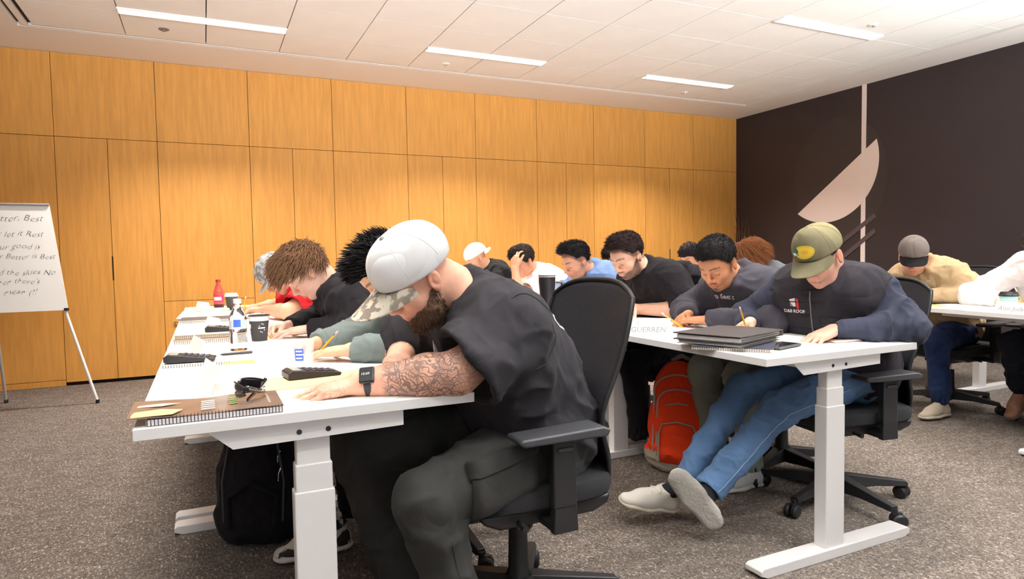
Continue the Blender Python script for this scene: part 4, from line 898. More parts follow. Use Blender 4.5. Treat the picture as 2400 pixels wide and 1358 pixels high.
def sneaker(t,J):
    f=unit(V3(-1,-.08,0)); an=V3(.395,2.46,.100); sh=make_shoe(t,an,f,(0,0,1),mat('sneaker_white',(212,206,198),.6,bump=(200,.1,.002)),white_rub,'sneaker',1.06,.0045,.07,laces=mat('lace_cream',(196,180,156),.7))
    bv=bvh_of(sh); dk=mat('sneaker_dark',(44,34,34),.6); l=np.cross(V3(0,0,1),f)
    mb=MB(); P=lambda a,z: an+f*a+V3(0,0,z)
    for nm,poly in (('toe_overlay',[(.03,-.072),(.20,-.072),(.195,-.055),(.17,-.045),(.12,-.052),(.10,-.035),(.08,-.03),(.05,-.045)]),('heel_overlay',[(-.06,-.072),(-.01,-.072),(-.005,-.05),(-.03,-.02),(-.06,-.02)]),('collar_overlay',[(-.055,.03),(.02,.03),(.03,.005),(-.01,-.01),(-.055,.0)])):
        decal([(-a,z) for a,z in poly],an,-f,V3(0,0,1),dk,sh,nm,bvh=bv,off=.002)
    decal([(-.025,-.052),(-.012,-.040),(.005,-.040),(.035,-.015),(.008,-.052),(-.01,-.060)],an,-f,V3(0,0,1),dk,sh,'swoosh_mark',bvh=bv,off=.0028)
sneaker(SP[0],SP[1])
BR=seated('person with tousled brown hair in a black hoodie bent over the desk',(.425,3.12,1.038),dict(skin=(238,190,168),haircol=(90,62,48)),
  lambda t,J: make_top(t,J,cloth_mat('black_hoodie',(34,31,34),.35,var=.12),'hoodie','long',.007,.018,hood=True,fold=.012,fr=8,seed=31),m_blk,(.0058,.008,.013),
  hairf=lambda t,H: hair(t,H,hair_mat('brown_mop',(138,102,76)),thick=.010,n=4300,L=.056,r=.0019,up=.30,flow=(.9,0,-.30),curl=.12,top=.008,jit=.12,seed=8,hz=[-.045,-.03,.02,.02,.035,.05,.055]),
  pk=dict(pitch=50,wrR=(.46,-.08,.785),elR=(.26,-.28,.80),wrL=(.38,.10,.785),elL=(.18,.28,.80),hdL=(.9,-.3,-.08)),penup=(-.45,0,.6),penlabel='orange pencil held by the person in the black hoodie',chair_label='black task chair of the person in the black hoodie')
GC=seated('person in a grey patterned cap and red shirt at the far left desk',(.40,4.25,1.01),dict(skin=(214,160,130),haircol=(60,50,45)),
  lambda t,J: make_top(t,J,cloth_mat('red_shirt',(180,30,36),.3,var=.2),'shirt','short',.009,.014,fold=.010,seed=41),m_blk,(.007,.009,.012),
  capf=lambda t,H: cap(t,H,mat('grey_camo_cap',(176,174,172),.85,var=(30,.05),two=(120,122,126)),mat('grey_brim',(168,170,170),.85,bump=(200,.3,.003)),.007,brim=.07,rim=.03),
  hairf=lambda t,H: hair(t,H,hair_mat('dark_grey',(70,66,64)),thick=.006,n=300,L=.015,v=.008),
  pk=dict(pitch=55,wrR=(.52,-.06,.80),wrL=(.46,.06,.80)),penlabel='pale pencil held upright at the far left desk',chair_label='black task chair at the far left desk')
def olive():
    J=Pd(pel=(2.50,1.93,.585),belly=(2.46,1.92,.70),chest=(2.41,1.90,.825),upper=(2.345,1.88,.93),neck=(2.31,1.865,.99),
      shL=(2.415,1.72,.915),shR=(2.28,2.05,.92),elL=(2.425,1.60,.795),elR=(2.19,2.20,.80),wrL=(2.185,1.735,.785),wrR=(2.10,2.08,.79),
      hdL=(-.95,.05,-.22),hnL=(-.1,0,-1),hdR=(-.93,-.30,-.12),hnR=(-.05,-.55,-.8),
      hipL=(2.45,1.84,.56),hipR=(2.45,2.03,.56),knL=(2.04,1.86,.47),knR=(2.05,2.08,.50),anL=(1.745,1.93,.175),anR=(1.72,2.06,.155))
    J['lat']=unit(V3(.30,-1,0)); J['H']=Frame((2.24,1.84,1.070),192,34,3,.96); J['bulk']=.95; J['cuL']=[(20,25,15)]*4; J['cuR']=GRIP; J['thR']=(.75,-.1,.65); J['sl']=1.0
    o=dict(skin=(228,172,150),haircol=(60,44,36),stubble=.25)
    t=thing('person','person in olive cap, black vest and blue jeans with ankles crossed','person',(2.5,1.93,0))
    b,hp=make_body(t,J,o,.0051); m=cloth_mat('navy_knit',(47,49,62),.25,var=.10)
    sh=make_top(t,J,m,'long_sleeve_shirt','long',.007,.013,fold=.014,fr=9,seed=51,sleeve_r=1.0)
    mv=cloth_mat('black_vest',(44,41,46),.3,var=.12); 
    ve=make_top(t,J,mv,'quilted_vest','none',.0055,.032,fold=.006,fr=10,seed=52,collar=False)
    # quilting, stand collar, zip
    bs=bvh_of(ve); L=parent_loc(t)
    for zz in (.72,.775,.83,.885,.935):
        pts=[]
        for k in range(25):
            a=math.radians(-180+360*k/24*.999); c=V3(2.39,1.92,zz); dv=V3(math.cos(a),math.sin(a),0); h=bs.ray_cast(Vector(c+dv*.5),Vector(-dv),.5)
            if h[0] is not None and np.linalg.norm(np.array(h[0])-c)<.24: pts.append(np.array(h[0])+dv*.0005)
        if len(pts)>8: MB().tube(pts,.0022,5).build('quilt_seam',mat('seam_black',(20,18,20),.8),ve,smooth=True)
    n=J['neck']; nf=unit(J['H'].w((0,0,-.05))-n); u=unit(J['lat']); w2=unit(np.cross(nf,u)); col=MB(); N_=24; vs=[]; fs=[]
    for k in range(N_+1):
        a=math.radians(-255+330*k/N_); 
        for z_,r in ((-.03,.095),(.03,.088),(.03,.080),(-.03,.086)): vs.append(n+nf*z_+r*(u*math.cos(a)+w2*math.sin(a)))
    for k in range(N_):
        for j in range(4): fs.append((4*k+j,4*k+(j+1)%4,4*k+4+(j+1)%4,4*k+4+j))
    fs+=[(0,3,2,1),(4*N_,4*N_+1,4*N_+2,4*N_+3)]; MB().add(vs,fs).build('vest_collar',mv,ve,smooth=True,sub=1)
    fwd=V3(-1,-.30,0); fwd/=np.linalg.norm(fwd)
    def front(y,z_,o_=.002):
        c=V3(2.39,1.92,z_)+u*y; h=bs.ray_cast(Vector(c+fwd*.5),Vector(-fwd),.6); return np.array(h[0])+fwd*o_ if h[0] is not None else c
    MB().tube([front(0,z_,.002) for z_ in (.93,.90,.86,.82,.78,.74,.70)],.003,6).build('zip',mat('zip_metal',(110,110,112),.35,.8),ve,smooth=True)
    # chest emblem on the wearer's right side
    e=front(-.085,.885); xr=unit(np.cross(V3(0,0,1),fwd)); xr=xr if xr@(-u)<0 else xr
    xr=unit(np.cross(V3(0,0,1),fwd)) ; upv=V3(0,0,1)
    E_=V3(2.39,1.92,.865)-u*.075+fwd*.2
    decal([(0,0),(.012,.0),(.012,.036),(-.012,.030),(-.012,.022),(0,.026)],E_+xr*(-.002),xr,upv,mat('emblem_white',(225,220,222),.6),ve,'emblem',bvh=bs,off=.002)
    decal([(.014,-.004),(.024,-.016),(.024,.030),(.014,.036)],E_,xr,upv,mat('emblem_red',(190,30,40),.6),ve,'emblem',bvh=bs,off=.002)
    decal([(-.004,.002),(-.004,.018),(-.014,.016),(-.014,-.002)],E_,xr,upv,mat('emblem_grey',(110,108,112),.6),ve,'emblem',bvh=bs,off=.002)
    place_text('D&B ROOF',.019,E_+xr*(-.045)+upv*(-.026),xr,upv,mat('emblem_white'),ve,'lettering',bvh=bs,off=.002,thin=.0004)
    # jeans
    jm=m_jean; tr=make_legs(t,J,jm,.006,'jeans',loose=.92,fold=.009,fr=10,seed=6,calf=1.12)
    bt=bvh_of(tr)
    for s_ in 'L':
        pts=[]
        for k in range(60):
            a=.12+.88*k/59; h,kn,an=J['hip'+s_],J['kn'+s_],J['an'+s_]; p=h+(kn-h)*(a*2) if a<.5 else kn+(an-kn)*(a*2-1); dv=unit(V3(-.35,-1,-.05)); hh=bt.ray_cast(Vector(p+dv*.3),Vector(-dv),.4)
            if hh[0] is not None and (not pts or np.linalg.norm(np.array(hh[0])-pts[-1])<.06): pts.append(np.array(hh[0])+dv*.0012)
        MB().tube(pts,.0018,5).build('side_seam',mat('jean_thread',(150,175,205),.8),tr,smooth=True)
    wl=mat('white_leather',(222,216,206),.55,bump=(200,.1,.002)); sole_g=mat('grey_sole',(178,172,164),.8,bump=(90,.9,.004))
    s1=make_shoe(t,V3(1.685,2.105,.125),unit(V3(-.93,.12,.22)),unit(V3(.22,-.35,.85)),wl,mat('cream_sole',(214,202,184),.7),sc=1.0,v=.004,laces=white_rub)
    s2=make_shoe(t,V3(1.715,1.93,.125),unit(V3(-.50,.25,.72)),unit(V3(.62,.70,-.05)),wl,sole_g,sc=1.02,v=.004,laces=white_rub)
    sk=cloth_mat('dark_sock',(36,38,42),.4)
    for a,b_ in ((J['anL'],V3(1.715,1.93,.13)),(J['anR'],V3(1.685,2.105,.12))):
        kn=J['knL'] if a is J['anL'] else J['knR']; d=unit(kn-a); S=auto_sdf([a,b_],.12,.006); S.cone(a+d*.06,a,.038,.036); S.cone(a,b_,.036,.034,k=.02); V,Q=S.mesh(); adopt(link('sock',np_mesh('sock',V,Q),sk),t)
    ol=cloth_mat('olive_cotton',(110,103,80),.25,var=.06); om=mat('olive_mesh',(128,119,86),.9,bump=(330,.9,.003),var=(7,.05))
    cp=cap(t,J['H'],ol,ol,.0045,high=.026,brim=.088,rim=.034,tilt=.12,droop=.55,bang=.25,bw=1.15,mesh_back=om)
    H=J['H']; bc=bvh_of(cp); f=H.d((1,0,0)); l=H.d((0,-1,0)) ; u2=H.d((0,0,1)); o0=H.w((.15,0,.090)); xd=-H.d((0,1,0)); xd=np.cross(u2,f)
    th=[2*math.pi*k/28 for k in range(28)]
    decal([(1.12*x_,1.12*y_) for x_,y_ in [(.036*math.cos(a)+.004,.024*math.sin(a)) for a in th]],o0,xd,u2,mat('patch_rim',(214,190,60),.6),cp,'patch',bvh=bc,off=.0012)
    decal([(1.12*x_,1.12*y_) for x_,y_ in [(.031*math.cos(a)+.004,.019*math.sin(a)) for a in th]],o0,xd,u2,mat('patch_yellow',(240,200,70),.6),cp,'patch',bvh=bc,off=.002)
    decal([(1.12*x_,1.12*y_) for x_,y_ in [(-.042,-.004),(-.036,.012),(-.026,.020),(-.016,.014),(-.012,.004),(-.018,.0),(-.014,-.010),(-.024,-.006),(-.032,-.012)]],o0,xd,u2,mat('patch_green',(30,90,70),.6),cp,'patch',bvh=bc,off=.0028)
    decal([(1.12*x_,1.12*y_) for x_,y_ in [(-.040,-.006),(-.034,.0),(-.024,-.002),(-.018,-.010),(-.028,-.008),(-.034,-.014)]],o0,xd,u2,mat('patch_white',(235,235,230),.6),cp,'patch',bvh=bc,off=.0034)
    decal([(1.12*x_,1.12*y_) for x_,y_ in [(-.004,.004),(.010,.010),(.022,.004),(.020,-.002),(.004,-.004)]],o0,xd,u2,mat('patch_gold',(222,170,50),.6),cp,'patch',bvh=bc,off=.0028)
    hair(t,H,hair_mat('dark_short',(48,36,30)),thick=.003,n=500,L=.006,v=.006)
    pencil('pencil',hp['R'],'yellow pencil held by the man in the olive cap',up=(-.3,.0,.75)); return t,J,hp
OL=olive(); report('olive'); chair(2.47,1.95,170,'black mesh task chair of the man in the olive cap')
def hood_print(t,J):
    tp=make_top(t,J,m_char,'sweatshirt','long',.008,.018,hood=True,fold=.010,fr=8,seed=61); return tp
CS=seated('person with short black hair in a charcoal hooded sweatshirt, writing',(2.17,2.34,1.045),dict(skin=(198,136,100),haircol=(22,18,18),mustache=.75,stubble=.2,fade=.5),
  hood_print,cloth_mat('grey_green_trousers',(146,150,138),.35,var=.14),(.0056,.009,.010),
  hairf=lambda t,H: hair(t,H,hair_mat('black_short',(20,17,18)),thick=.007,n=3600,L=.016,r=.0012,up=.35,flow=(.7,0,.25),curl=.05,top=.012,seed=14,zoff=.016,jit=.10),
  shoes=(mat('pale_shoe',(210,208,204),.6),white_rub),
  pk=dict(pitch=36,hyaw=16,yaw=0,wrR=(.42,-.17,.79),elR=(.30,-.32,.80),wrL=(.46,.02,.785),elL=(.32,.27,.80),hdL=(.35,-.93,-.05),hdR=(.85,.35,-.12)) if False else dict(pitch=36,hyaw=16,wrR=(.42,-.17,.79),elR=(.30,-.32,.80),wrL=(.46,.02,.785),elL=(.32,.27,.80),hdL=(.35,-.93,-.05),hdR=(.85,.35,-.12),anR=(.30,-.14,.09),knR=(.34,-.14,.52),knL=(.34,.10,.52),anL=(.28,.10,.09)),
  penlabel='orange pencil held by the man in the charcoal sweatshirt',chair_label='black task chair of the man in the charcoal sweatshirt',penup=(-.6,.2,.45))
bs=bvh_of(CS[3]); yl=CS[1]['loc']
place_text('to fleet c',.034,(yl[0]-.42,yl[1]+.075,.875),(0,-1,0),(0,0,1),mat('print_white',(225,225,228),.7),CS[3],'chest_print',bvh=bs,off=.0025,thin=.0003)
def polo_top(t,J):
    return make_top(t,J,cloth_mat('black_polo',(30,27,30),.25,var=.12),'polo_shirt','short',.0085,.016,fold=.009,fr=9,seed=71,polo=True)
def fullbeard(c,**k):
    return lambda t,H: (hair(t,H,hair_mat('h%d_%d_%d'%c,c),thick=.007,n=3600,L=.022,r=.0013,up=.30,flow=(.8,0,.25),top=.018,seed=15,zoff=.028,jit=.1),None)
PO=seated('person with dark brown hair and beard in a black polo shirt',(2.115,2.98,1.085),dict(skin=(236,184,158),haircol=(58,38,34),fade=.75,stubble=.85,mustache=.8),polo_top,m_blk,(.006,.009,.013),
  hairf=fullbeard((44,29,29)),pk=dict(pitch=32,hyaw=8,wrL=(.34,-.05,.785),elL=(.20,.30,.80),wrR=(.36,.02,.785),elR=(.18,-.28,.80),hdL=(.5,-.85,-.05)),chair_label='black task chair of the man in the black polo')
BH=seated('person with faded black hair in a blue hoodie',(2.25,3.75,1.055),dict(skin=(214,156,128),haircol=(28,24,24),fade=.6,stubble=.3),
  lambda t,J: make_top(t,J,cloth_mat('blue_hoodie',(104,128,172),.35,var=.12),'hoodie','long',.010,.018,hood=True,seed=81),m_blk,(.0062,.010,.013),
  hairf=lambda t,H: hair(t,H,hair_mat('black_top',(26,22,24)),thick=.006,n=2500,L=.026,r=.0018,up=.5,flow=(.8,0,.3),top=.020,seed=18,zoff=.035,v=.007,jit=.12),pk=dict(pitch=28,hyaw=0),chair_label='black task chair of the person in the blue hoodie')
HH=seated('person in a white shirt resting the head on one hand',(2.27,4.60,1.055),dict(skin=(206,148,118),haircol=(34,26,24)),
  lambda t,J: make_top(t,J,cloth_mat('white_tee',(240,238,236),.25,var=.04),'shirt','short',.010,.014,seed=91),m_blk,(.0065,.010,.013),
  hairf=lambda t,H: hair(t,H,hair_mat('dark_brown',(38,28,26)),thick=.010,n=2500,L=.018,r=.0016,up=.35,flow=(.5,0,0),top=.010,seed=19,v=.007),
  pk=dict(pitch=30,hyaw=10,elL=(.52,.20,.79),wrL=(.51,.115,1.00),hdL=(-.15,-.30,.94),hnL=(-.85,-.4,-.2),cuL=REST),chair_label='black task chair with its back seen beyond the black tumbler')
WC=seated('person in a white cap beyond the near man\'s collar',(2.20,5.40,1.085),dict(skin=(214,160,130),haircol=(40,30,28)),
  lambda t,J: make_top(t,J,m_blk,'shirt','long',.012,.014,seed=92),m_blk,(.008,.012,.015),
  capf=lambda t,H: cap(t,H,MC['cloth_white_cap'],MC['cloth_white_cap'],.007,brim=.07,back=True,rim=.03),pk=dict(pitch=30),chair_label='black task chair of the person in the small white cap')
# right-hand row
BG=seated('person in a tan hoodie and grey cap with a black brim',(4.25,2.77,1.05),dict(skin=(222,168,144),haircol=(40,32,28),stubble=.3),
  lambda t,J: make_top(t,J,cloth_mat('tan_fleece',(176,150,116),.35,var=.08),'hoodie','long',.009,.020,hood=True,seed=95,loose=1.1),m_navyd,(.0065,.009,.012),
  shoes=(mat('tan_suede',(172,158,140),.9),mat('tan_sole',(190,180,165),.8)),
  capf=lambda t,H: cap(t,H,cloth_mat('grey_cap',(112,102,98)),cloth_mat('black_brim',(22,20,22)),.006,brim=.080,rim=.034,tilt=.12,high=.02,bang=.22,bw=1.1,droop=.8),
  pk=dict(pitch=30,hyaw=36,wrR=(.44,-.06,.785),elR=(.24,-.30,.80),wrL=(.42,.02,.785),elL=(.20,.34,.80),hdL=(.4,-.9,-.05),hdR=(.5,.85,-.05),cuR=REST,anL=(.34,.17,.10),knL=(.40,.17,.50)),chair_label='black task chair of the person in the tan hoodie')
m=mat('logo_white',(235,232,228),.7); bs=bvh_of(BG[3])
decal([(0,.004),(.006,-.002),(.014,0),(.036,.012),(.014,.006),(.006,.006),(.003,.012)],(BG[1]['loc'][0]-.45,BG[1]['loc'][1]-.06,.885),(0,-1,0),(0,0,1),m,BG[3],'chest_logo',bvh=bs,off=.003)
WS=seated('person in a white sweatshirt with a black coffee cup in front',(4.39,2.10,1.10),dict(skin=(232,182,160),haircol=(60,44,36)),
  lambda t,J: make_top(t,J,cloth_mat('white_fleece',(238,232,230),.3,var=.04),'sweatshirt','long',.009,.018,seed=96),cloth_mat('dark_navy',(24,26,38),.3),(.0068,.009,.012),
  hairf=lambda t,H: hair(t,H,hair_mat('dark_short2',(50,38,32)),thick=.010,n=500,L=.015,v=.008),
  shoes=None,pk=dict(pitch=40,wrR=(.50,-.16,.785),elR=(.42,-.36,.80),hdR=(.35,.9,-.1),hnR=(-.6,.1,-.75),wrL=(.36,.2,.785),knL=(.42,.10,.46),anL=(.22,-.02,.25),anR=(.22,-.18,.22),knR=(.43,-.12,.52)),penup=(-.4,.1,.7),penlabel='orange pencil held by the person in the white sweatshirt',chair_label='black task chair of the person in the white sweatshirt')
lb=WS[1]['loc']; bt_=mat('brown_leather',(128,88,66),.6,var=(20,.15),bump=(90,.3,.003))
for s_,dv in (('R',(-.75,.0,-.55)),('L',(-.8,-.1,-.3))):
    b_=make_shoe(WS[0],WS[1]['an'+s_],dv,unit(V3(-.5,0,.8)),bt_,mat('boot_sole',(90,80,70),.8),name='boot',collar=.12,v=.006)
RH=seated('person with long reddish-brown hair in a grey top',(4.42,4.36,1.05),dict(skin=(230,178,154),haircol=(110,66,44)),
  lambda t,J: make_top(t,J,cloth_mat('grey_top',(96,98,104),.3),'top','long',.011,.014,seed=97),m_blk,(.0075,.012,.015),
  hairf=lambda t,H: hair(t,H,hair_mat('auburn',(150,98,62)),thick=.012,n=3000,L=.12,r=.0020,up=.30,flow=(-.10,0,-1.0),curl=.06,top=.006,seed=22,v=.007,side=0,jit=.04,hz=[-.09,-.08,-.03,.0,.03,.055,.06]),pk=dict(pitch=30,hyaw=-30),chair_label='black task chair below the long reddish-brown hair')
DH=seated('person with short black hair seen low before the wood wall corner',(4.42,5.15,1.075),dict(skin=(206,150,120),haircol=(30,24,24)),
  lambda t,J: make_top(t,J,cloth_mat('tan_shirt',(170,150,120),.3),'shirt','long',.012,.014,seed=98),m_blk,(.008,.012,.015),
  hairf=lambda t,H: hair(t,H,hair_mat('black_cap_hair',(28,22,24)),thick=.010,n=900,L=.018,r=.0026,up=.6,flow=(.3,0,.1),top=.008,seed=23,v=.007),pk=dict(pitch=45),chair_label='black task chair of the person nearest the wall corner')
BW=seated('person with black hair tied in a bun behind the bearded man',(4.25,6.30,1.07),dict(skin=(214,160,126),haircol=(24,20,22)),
  lambda t,J: make_top(t,J,cloth_mat('dark_top',(40,38,44),.3),'top','long',.012,.014,seed=99),m_blk,(.008,.012,.015),
  hairf=lambda t,H: (hair(t,H,hair_mat('black_long',(22,18,20)),thick=.014,n=900,L=.06,r=.003,up=.3,flow=(-.3,0,-.8),top=.008,seed=24,v=.007,hz=[-.1,-.09,-.04,-.03,.03,.055,.06]),MB().lathe([(0,-.035),(.02,-.03),(.034,0),(.02,.03),(0,.034)],tuple(H.w((-.05,0,.15))),12).build('hair_bun',MC['hair_black_long'],t,smooth=True)),pk=dict(pitch=38,hyaw=15),chair_label='black task chair of the person with the hair bun')
# ------------------------------------------------------------------ things on and around the desks
Zt=.7452
def sheet(name,label,c,sz,rot,m=None,th=.0012,group=None,cat='paper',z=Zt):
    t=MB().box((0,0,th/2),(sz[0],sz[1],th)).build(name,m or m_paper,None,local=True); t.location=(c[0],c[1],z); t.rotation_euler=(0,0,math.radians(rot)); return tag(t,label,cat,group)
def localize(o): return o
# spiral bound book at the near left corner
t=thing('spiral_book','spiral-bound book with a dark cover lying on the near desk corner','book',(0.0,1.65,Zt))
MB().box((.012,-.005,.007),(.272,.175,.012)).build('pages',mat('page_block',(236,230,232),.8),t,bev=.001,local=True)
cv=MB(); n=14; vs=[]; 
for i in range(n+1):
    x=-.160+.312*i/n; zz=.0145+.005*max(0,(-.09-x)/.07)**2+.002*math.sin(i*.7)
    for y in(-.092,.098): 
        for dz in(0,.0016): vs.append((x,y+.012*(i/n)*0,zz+dz+(.006 if y<0 and x>.0 else 0)*0))
fs=[]
for i in range(n): a=4*i; b=a+4; fs+=[(a,b,b+2,a+2)[::-1],(a+1,b+1,b+3,a+3)[::1],(a,a+1,b+1,b),(a+2,b+2,b+3,a+3)]
fs+=[(0,2,3,1),(4*n,4*n+1,4*n+3,4*n+2)]
cvo=cv.add(vs,fs).build('cover',mat('book_cover',(96,78,70),.35,var=(14,.25),two=(128,106,92),coat=.3),t,smooth=True,local=True)
def flat(poly,m,nm,z): MB().prism(poly,2,z,z+.0004).build(nm,m,t,local=True)
flat([(-.158,-.085),(-.075,-.088),(-.055,-.045),(-.10,-.02),(-.150,-.03)],mat('cover_photo_sand',(222,186,140),.4),'cover_photo',.0203)
flat([(-.150,.02),(-.10,.012),(-.062,.03),(-.10,.045),(-.148,.04)],mat('cover_photo_pink',(216,180,166),.4),'cover_photo',.0203)
for k in range(5): flat([(-.020+.0*k,-.06+.022*k),(.008,-.058+.022*k),(.010,-.050+.022*k),(-.018,-.051+.022*k)],mat('cover_title_white',(236,226,222),.5),'cover_title',.0182)
for k in range(4): flat([(.040,-.03+.022*k),(.056,-.03+.022*k),(.057,-.016+.022*k),(.041,-.016+.022*k)],mat('cover_title_green',(120,150,96),.5),'cover_title',.0182)
for k in range(6): flat([(.122,-.055+.018*k),(.127,-.055+.018*k),(.128,-.045+.018*k),(.123,-.045+.018*k)],mat('cover_small_text',(206,190,172),.5),'cover_small_print',.0182)
cb=MB()
for k in range(40):
    x=-.122+.270*k/39; cb.tube([(x+.0015*math.cos(a)*0,-.088+.0085*math.cos(a),.0085+.0085*math.sin(a)) for a in np.linspace(0,2*math.pi,9,endpoint=False)],.0009,4,closed=True)
cb.build('wire_binding',mat('wire_dark',(50,44,52),.4,.5),t,local=True)
# sunglasses
t=thing('sunglasses','glossy black wraparound sunglasses folded on the spiral book','sunglasses',(.085,1.66,Zt+.019),rotz=math.radians(62)); t.scale=(.82,.82,.95)
lens=mat('dark_lens',(20,18,24),.05,spec=.8,coat=1); fr=mat('gloss_black',(16,16,16),.12,coat=1)
def lensm(s):
    vs=[];N1,N2=12,7
    for i in range(N1+1):
        for j in range(N2+1):
            u=i/N1; v=j/N2*2-1; x=s*(.006+.058*u); y=.035-.055*u*u; hgt=.021*math.sqrt(max(0,1-(2*u-1)**2*.75))*(1-.25*u); vs.append((x,y+.004*(1-v*v),.026+v*hgt))
    fs=[(i*(N2+1)+j,(i+1)*(N2+1)+j,(i+1)*(N2+1)+j+1,i*(N2+1)+j+1) for i in range(N1) for j in range(N2)]
    o=MB().add(vs,fs).build('lens',lens,t,smooth=True,local=True); sd=o.modifiers.new('thickness','SOLIDIFY'); sd.thickness=.0018
    top=[(s*(.006+.058*u),.0365-.055*u*u,.026+.021*math.sqrt(max(0,1-(2*u-1)**2*.75))*(1-.25*u)+.001) for u in np.linspace(0,1,10)]; return top
tp1,tp2=lensm(1),lensm(-1); MB().tube(tp1[::-1]+tp2,.0028,8).build('frame',fr,t,smooth=True,local=True)
for s in(-1,1): MB().tube([(s*.064,-.018,.036),(s*.060,-.024,.034),(s*.02,-.030+.006*s,.022),(-s*.03,-.026+.006*s,.012),(-s*.052,-.018,.006)],[.004,.0045,.0035,.003,.003],8,flat=1.8).build('temple',fr,t,smooth=True,local=True)
sheet('envelope','tan envelope lying under the calculator by the watch hand','x' and (.30,1.925),(.37,.19),3,mat('manila',(226,196,146),.8),.003,cat='envelope')
m_calc=mat('calculator_black',(38,36,38),.4); m_key=mat('calc_key',(70,66,70),.5); m_lcd=mat('lcd',(150,156,140),.3)
def calc(label,x,y,rot,z=Zt,L=.155,W=.08):
    t=thing('calculator',label,'calculator',(x,y,z),'black calculators',math.radians(rot)); t.pop('group',None) if False else None
    MB().prism([(-L/2,.003),(-L/2+.02,0),(L/2-.006,0),(L/2,.004),(L/2,.009),(-L/2+.045,.024),(-L/2+.012,.027),(-L/2,.02)],1,-W/2,W/2).build('case',m_calc,t,bev=.003,local=True)
    sl=-math.atan2(.015,L-.045); R=Matrix.Rotation(-sl,3,'Y')
    MB().box((-L/2+.028,0,.0262),(.026,W-.018,.001),Matrix.Rotation(.09,3,'Y')).build('display',m_lcd,t,local=True)
    for i in range(5):
        for j in range(4):
            xx=-L/2+.060+i*.018; zz=.024-(xx+L/2-.045)*.015/(L-.045); MB().box((xx,-W/2+.016+j*.016,zz+.001),(.011,.010,.004)).build('key',m_key,t,local=True)
    return t
calc('black calculator on the tan envelope beside the watch hand',.275,1.985,8,Zt+.0032)
calc('black calculator on the white notepad at the desk left edge',-.055,2.455,-6,Zt+.012)
calc('black calculator lying on top of the notebooks beyond the water bottle',.07,3.20,-4,Zt+.0345)
def notepad(label,x,y,rot,col=(244,240,234),h=.012,sx=.22,sy=.16,cover=None,z=Zt,name='notebook'):
    t=thing(name,label,'notebook',(x,y,z),None,math.radians(rot))
    MB().box((0,0,h/2),(sx,sy,h-.001)).build('pages',mat('pad_%d'%col[2],col,.85),t,local=True)
    if cover: MB().box((0,0,h),(sx+.006,sy+.006,.0016)).build('cover',cover,t,local=True)
    cb=MB()
    for k in range(int(sx/.008)): x_=-sx/2+.006+.008*k; cb.tube([(x_,-sy/2+.005*math.cos(a),h/2+.006*math.sin(a)) for a in np.linspace(0,2*math.pi,7,endpoint=False)],.0008,3,closed=True)
    cb.build('wire_binding',mat('wire_dark'),t,local=True); return t
notepad('white spiral notepad under the calculator at the desk left edge',-.03,2.46,-4,h=.009,sx=.215,sy=.13)
sheet('sticky_pad','small yellow sheet beside the white spiral notepad',(.095,2.40),(.10,.05),-4,mat('yellow_note',(250,226,120),.8),.004,cat='paper')
notepad('lower dark-edged notebook of the stack beyond the water bottle',.005,3.16,-4,h=.016,sx=.26,sy=.20,cover=mat('nb_brown',(170,140,120),.5))
notepad('upper notebook of the stack beyond the water bottle',.0,3.19,-2,(240,230,214),.016,.25,.17,z=Zt+.018,cover=mat('nb_cream',(236,226,200),.6))
notepad('dark folder with papers on the left edge of the far left desk',.0,4.20,-3,(236,232,224),.020,.27,.21,cover=mat('nb_dark',(60,54,52),.5))
notepad('greenish notebook at the wall end of the left row',.02,5.00,3,(226,226,190),.018,.24,.20,cover=mat('nb_green',(190,196,140),.6))
n_=14; gx=np.linspace(-.15,.15,n_+1); gy=np.linspace(-.15,.15,n_+1); XX,YY=np.meshgrid(gx,gy,indexing='ij'); edge=np.minimum(1,8*np.minimum(.152-np.abs(XX),.152-np.abs(YY))/.15); hh_=(.012+.045*np.abs(vnoise(np.stack([XX.ravel()*14,YY.ravel()*14,0*XX.ravel()],1),3).reshape(XX.shape)-.3))*np.clip(edge,.04,1)
V_=np.stack([XX.ravel(),YY.ravel(),hh_.ravel()],1); B_=np.stack([XX.ravel(),YY.ravel(),0*XX.ravel()],1); F_=[]; n1=n_+1; N2=n1*n1
for i in range(n_):
    for j in range(n_): a=i*n1+j; F_.append((a,a+n1,a+n1+1,a+1)); F_.append((N2+a,N2+a+1,N2+a+n1+1,N2+a+n1))
for i in range(n_):
    for a,b in ((i*n1,(i+1)*n1),((i+1)*n1+n_,i*n1+n_),(i+1,i),(n_*n1+i,n_*n1+i+1)): F_.append((b,a,N2+a,N2+b))
t=MB().add([tuple(p) for p in np.concatenate([V_,B_])],F_).build('paper_bag',mat('bag_white',(246,242,240),.8),None,local=True); smooth_by_angle(t.data,25); t.location=(-.01,4.62,Zt); t.rotation_euler=(0,0,-.07); tag(t,'white crumpled paper bag on the far left desk','paper bag')
def pen(label,a,b,c=(40,38,40)):
    a=V3(*a);b=V3(*b); t=thing('pen',label,'pen',tuple(a)); MB().tube([a,a+(b-a)*.07,a+(b-a)*.10,b],[.0008,.0035,.0045,.0045],8).build('barrel',mat('pen_%d'%c[0],c,.35),t,smooth=True); MB().tube([a+(b-a)*.62,a+(b-a)*.97],[.0056,.0056],8).build('pen_cap',m_white if c[0]<30 else mat('pen_cap',(60,56,58),.35),t,smooth=True)
pen('dark pen lying in front of the water bottle',(.038,2.610,Zt+.005),(.150,2.622,Zt+.005))
pen('black pen on papers behind the mesh chair back',(1.80,2.78,Zt+.006),(1.93,2.72,Zt+.006))
pen('grey pen beside the name card with handwriting',(1.68,2.62,Zt+.006),(1.80,2.60,Zt+.006),(84,80,84))
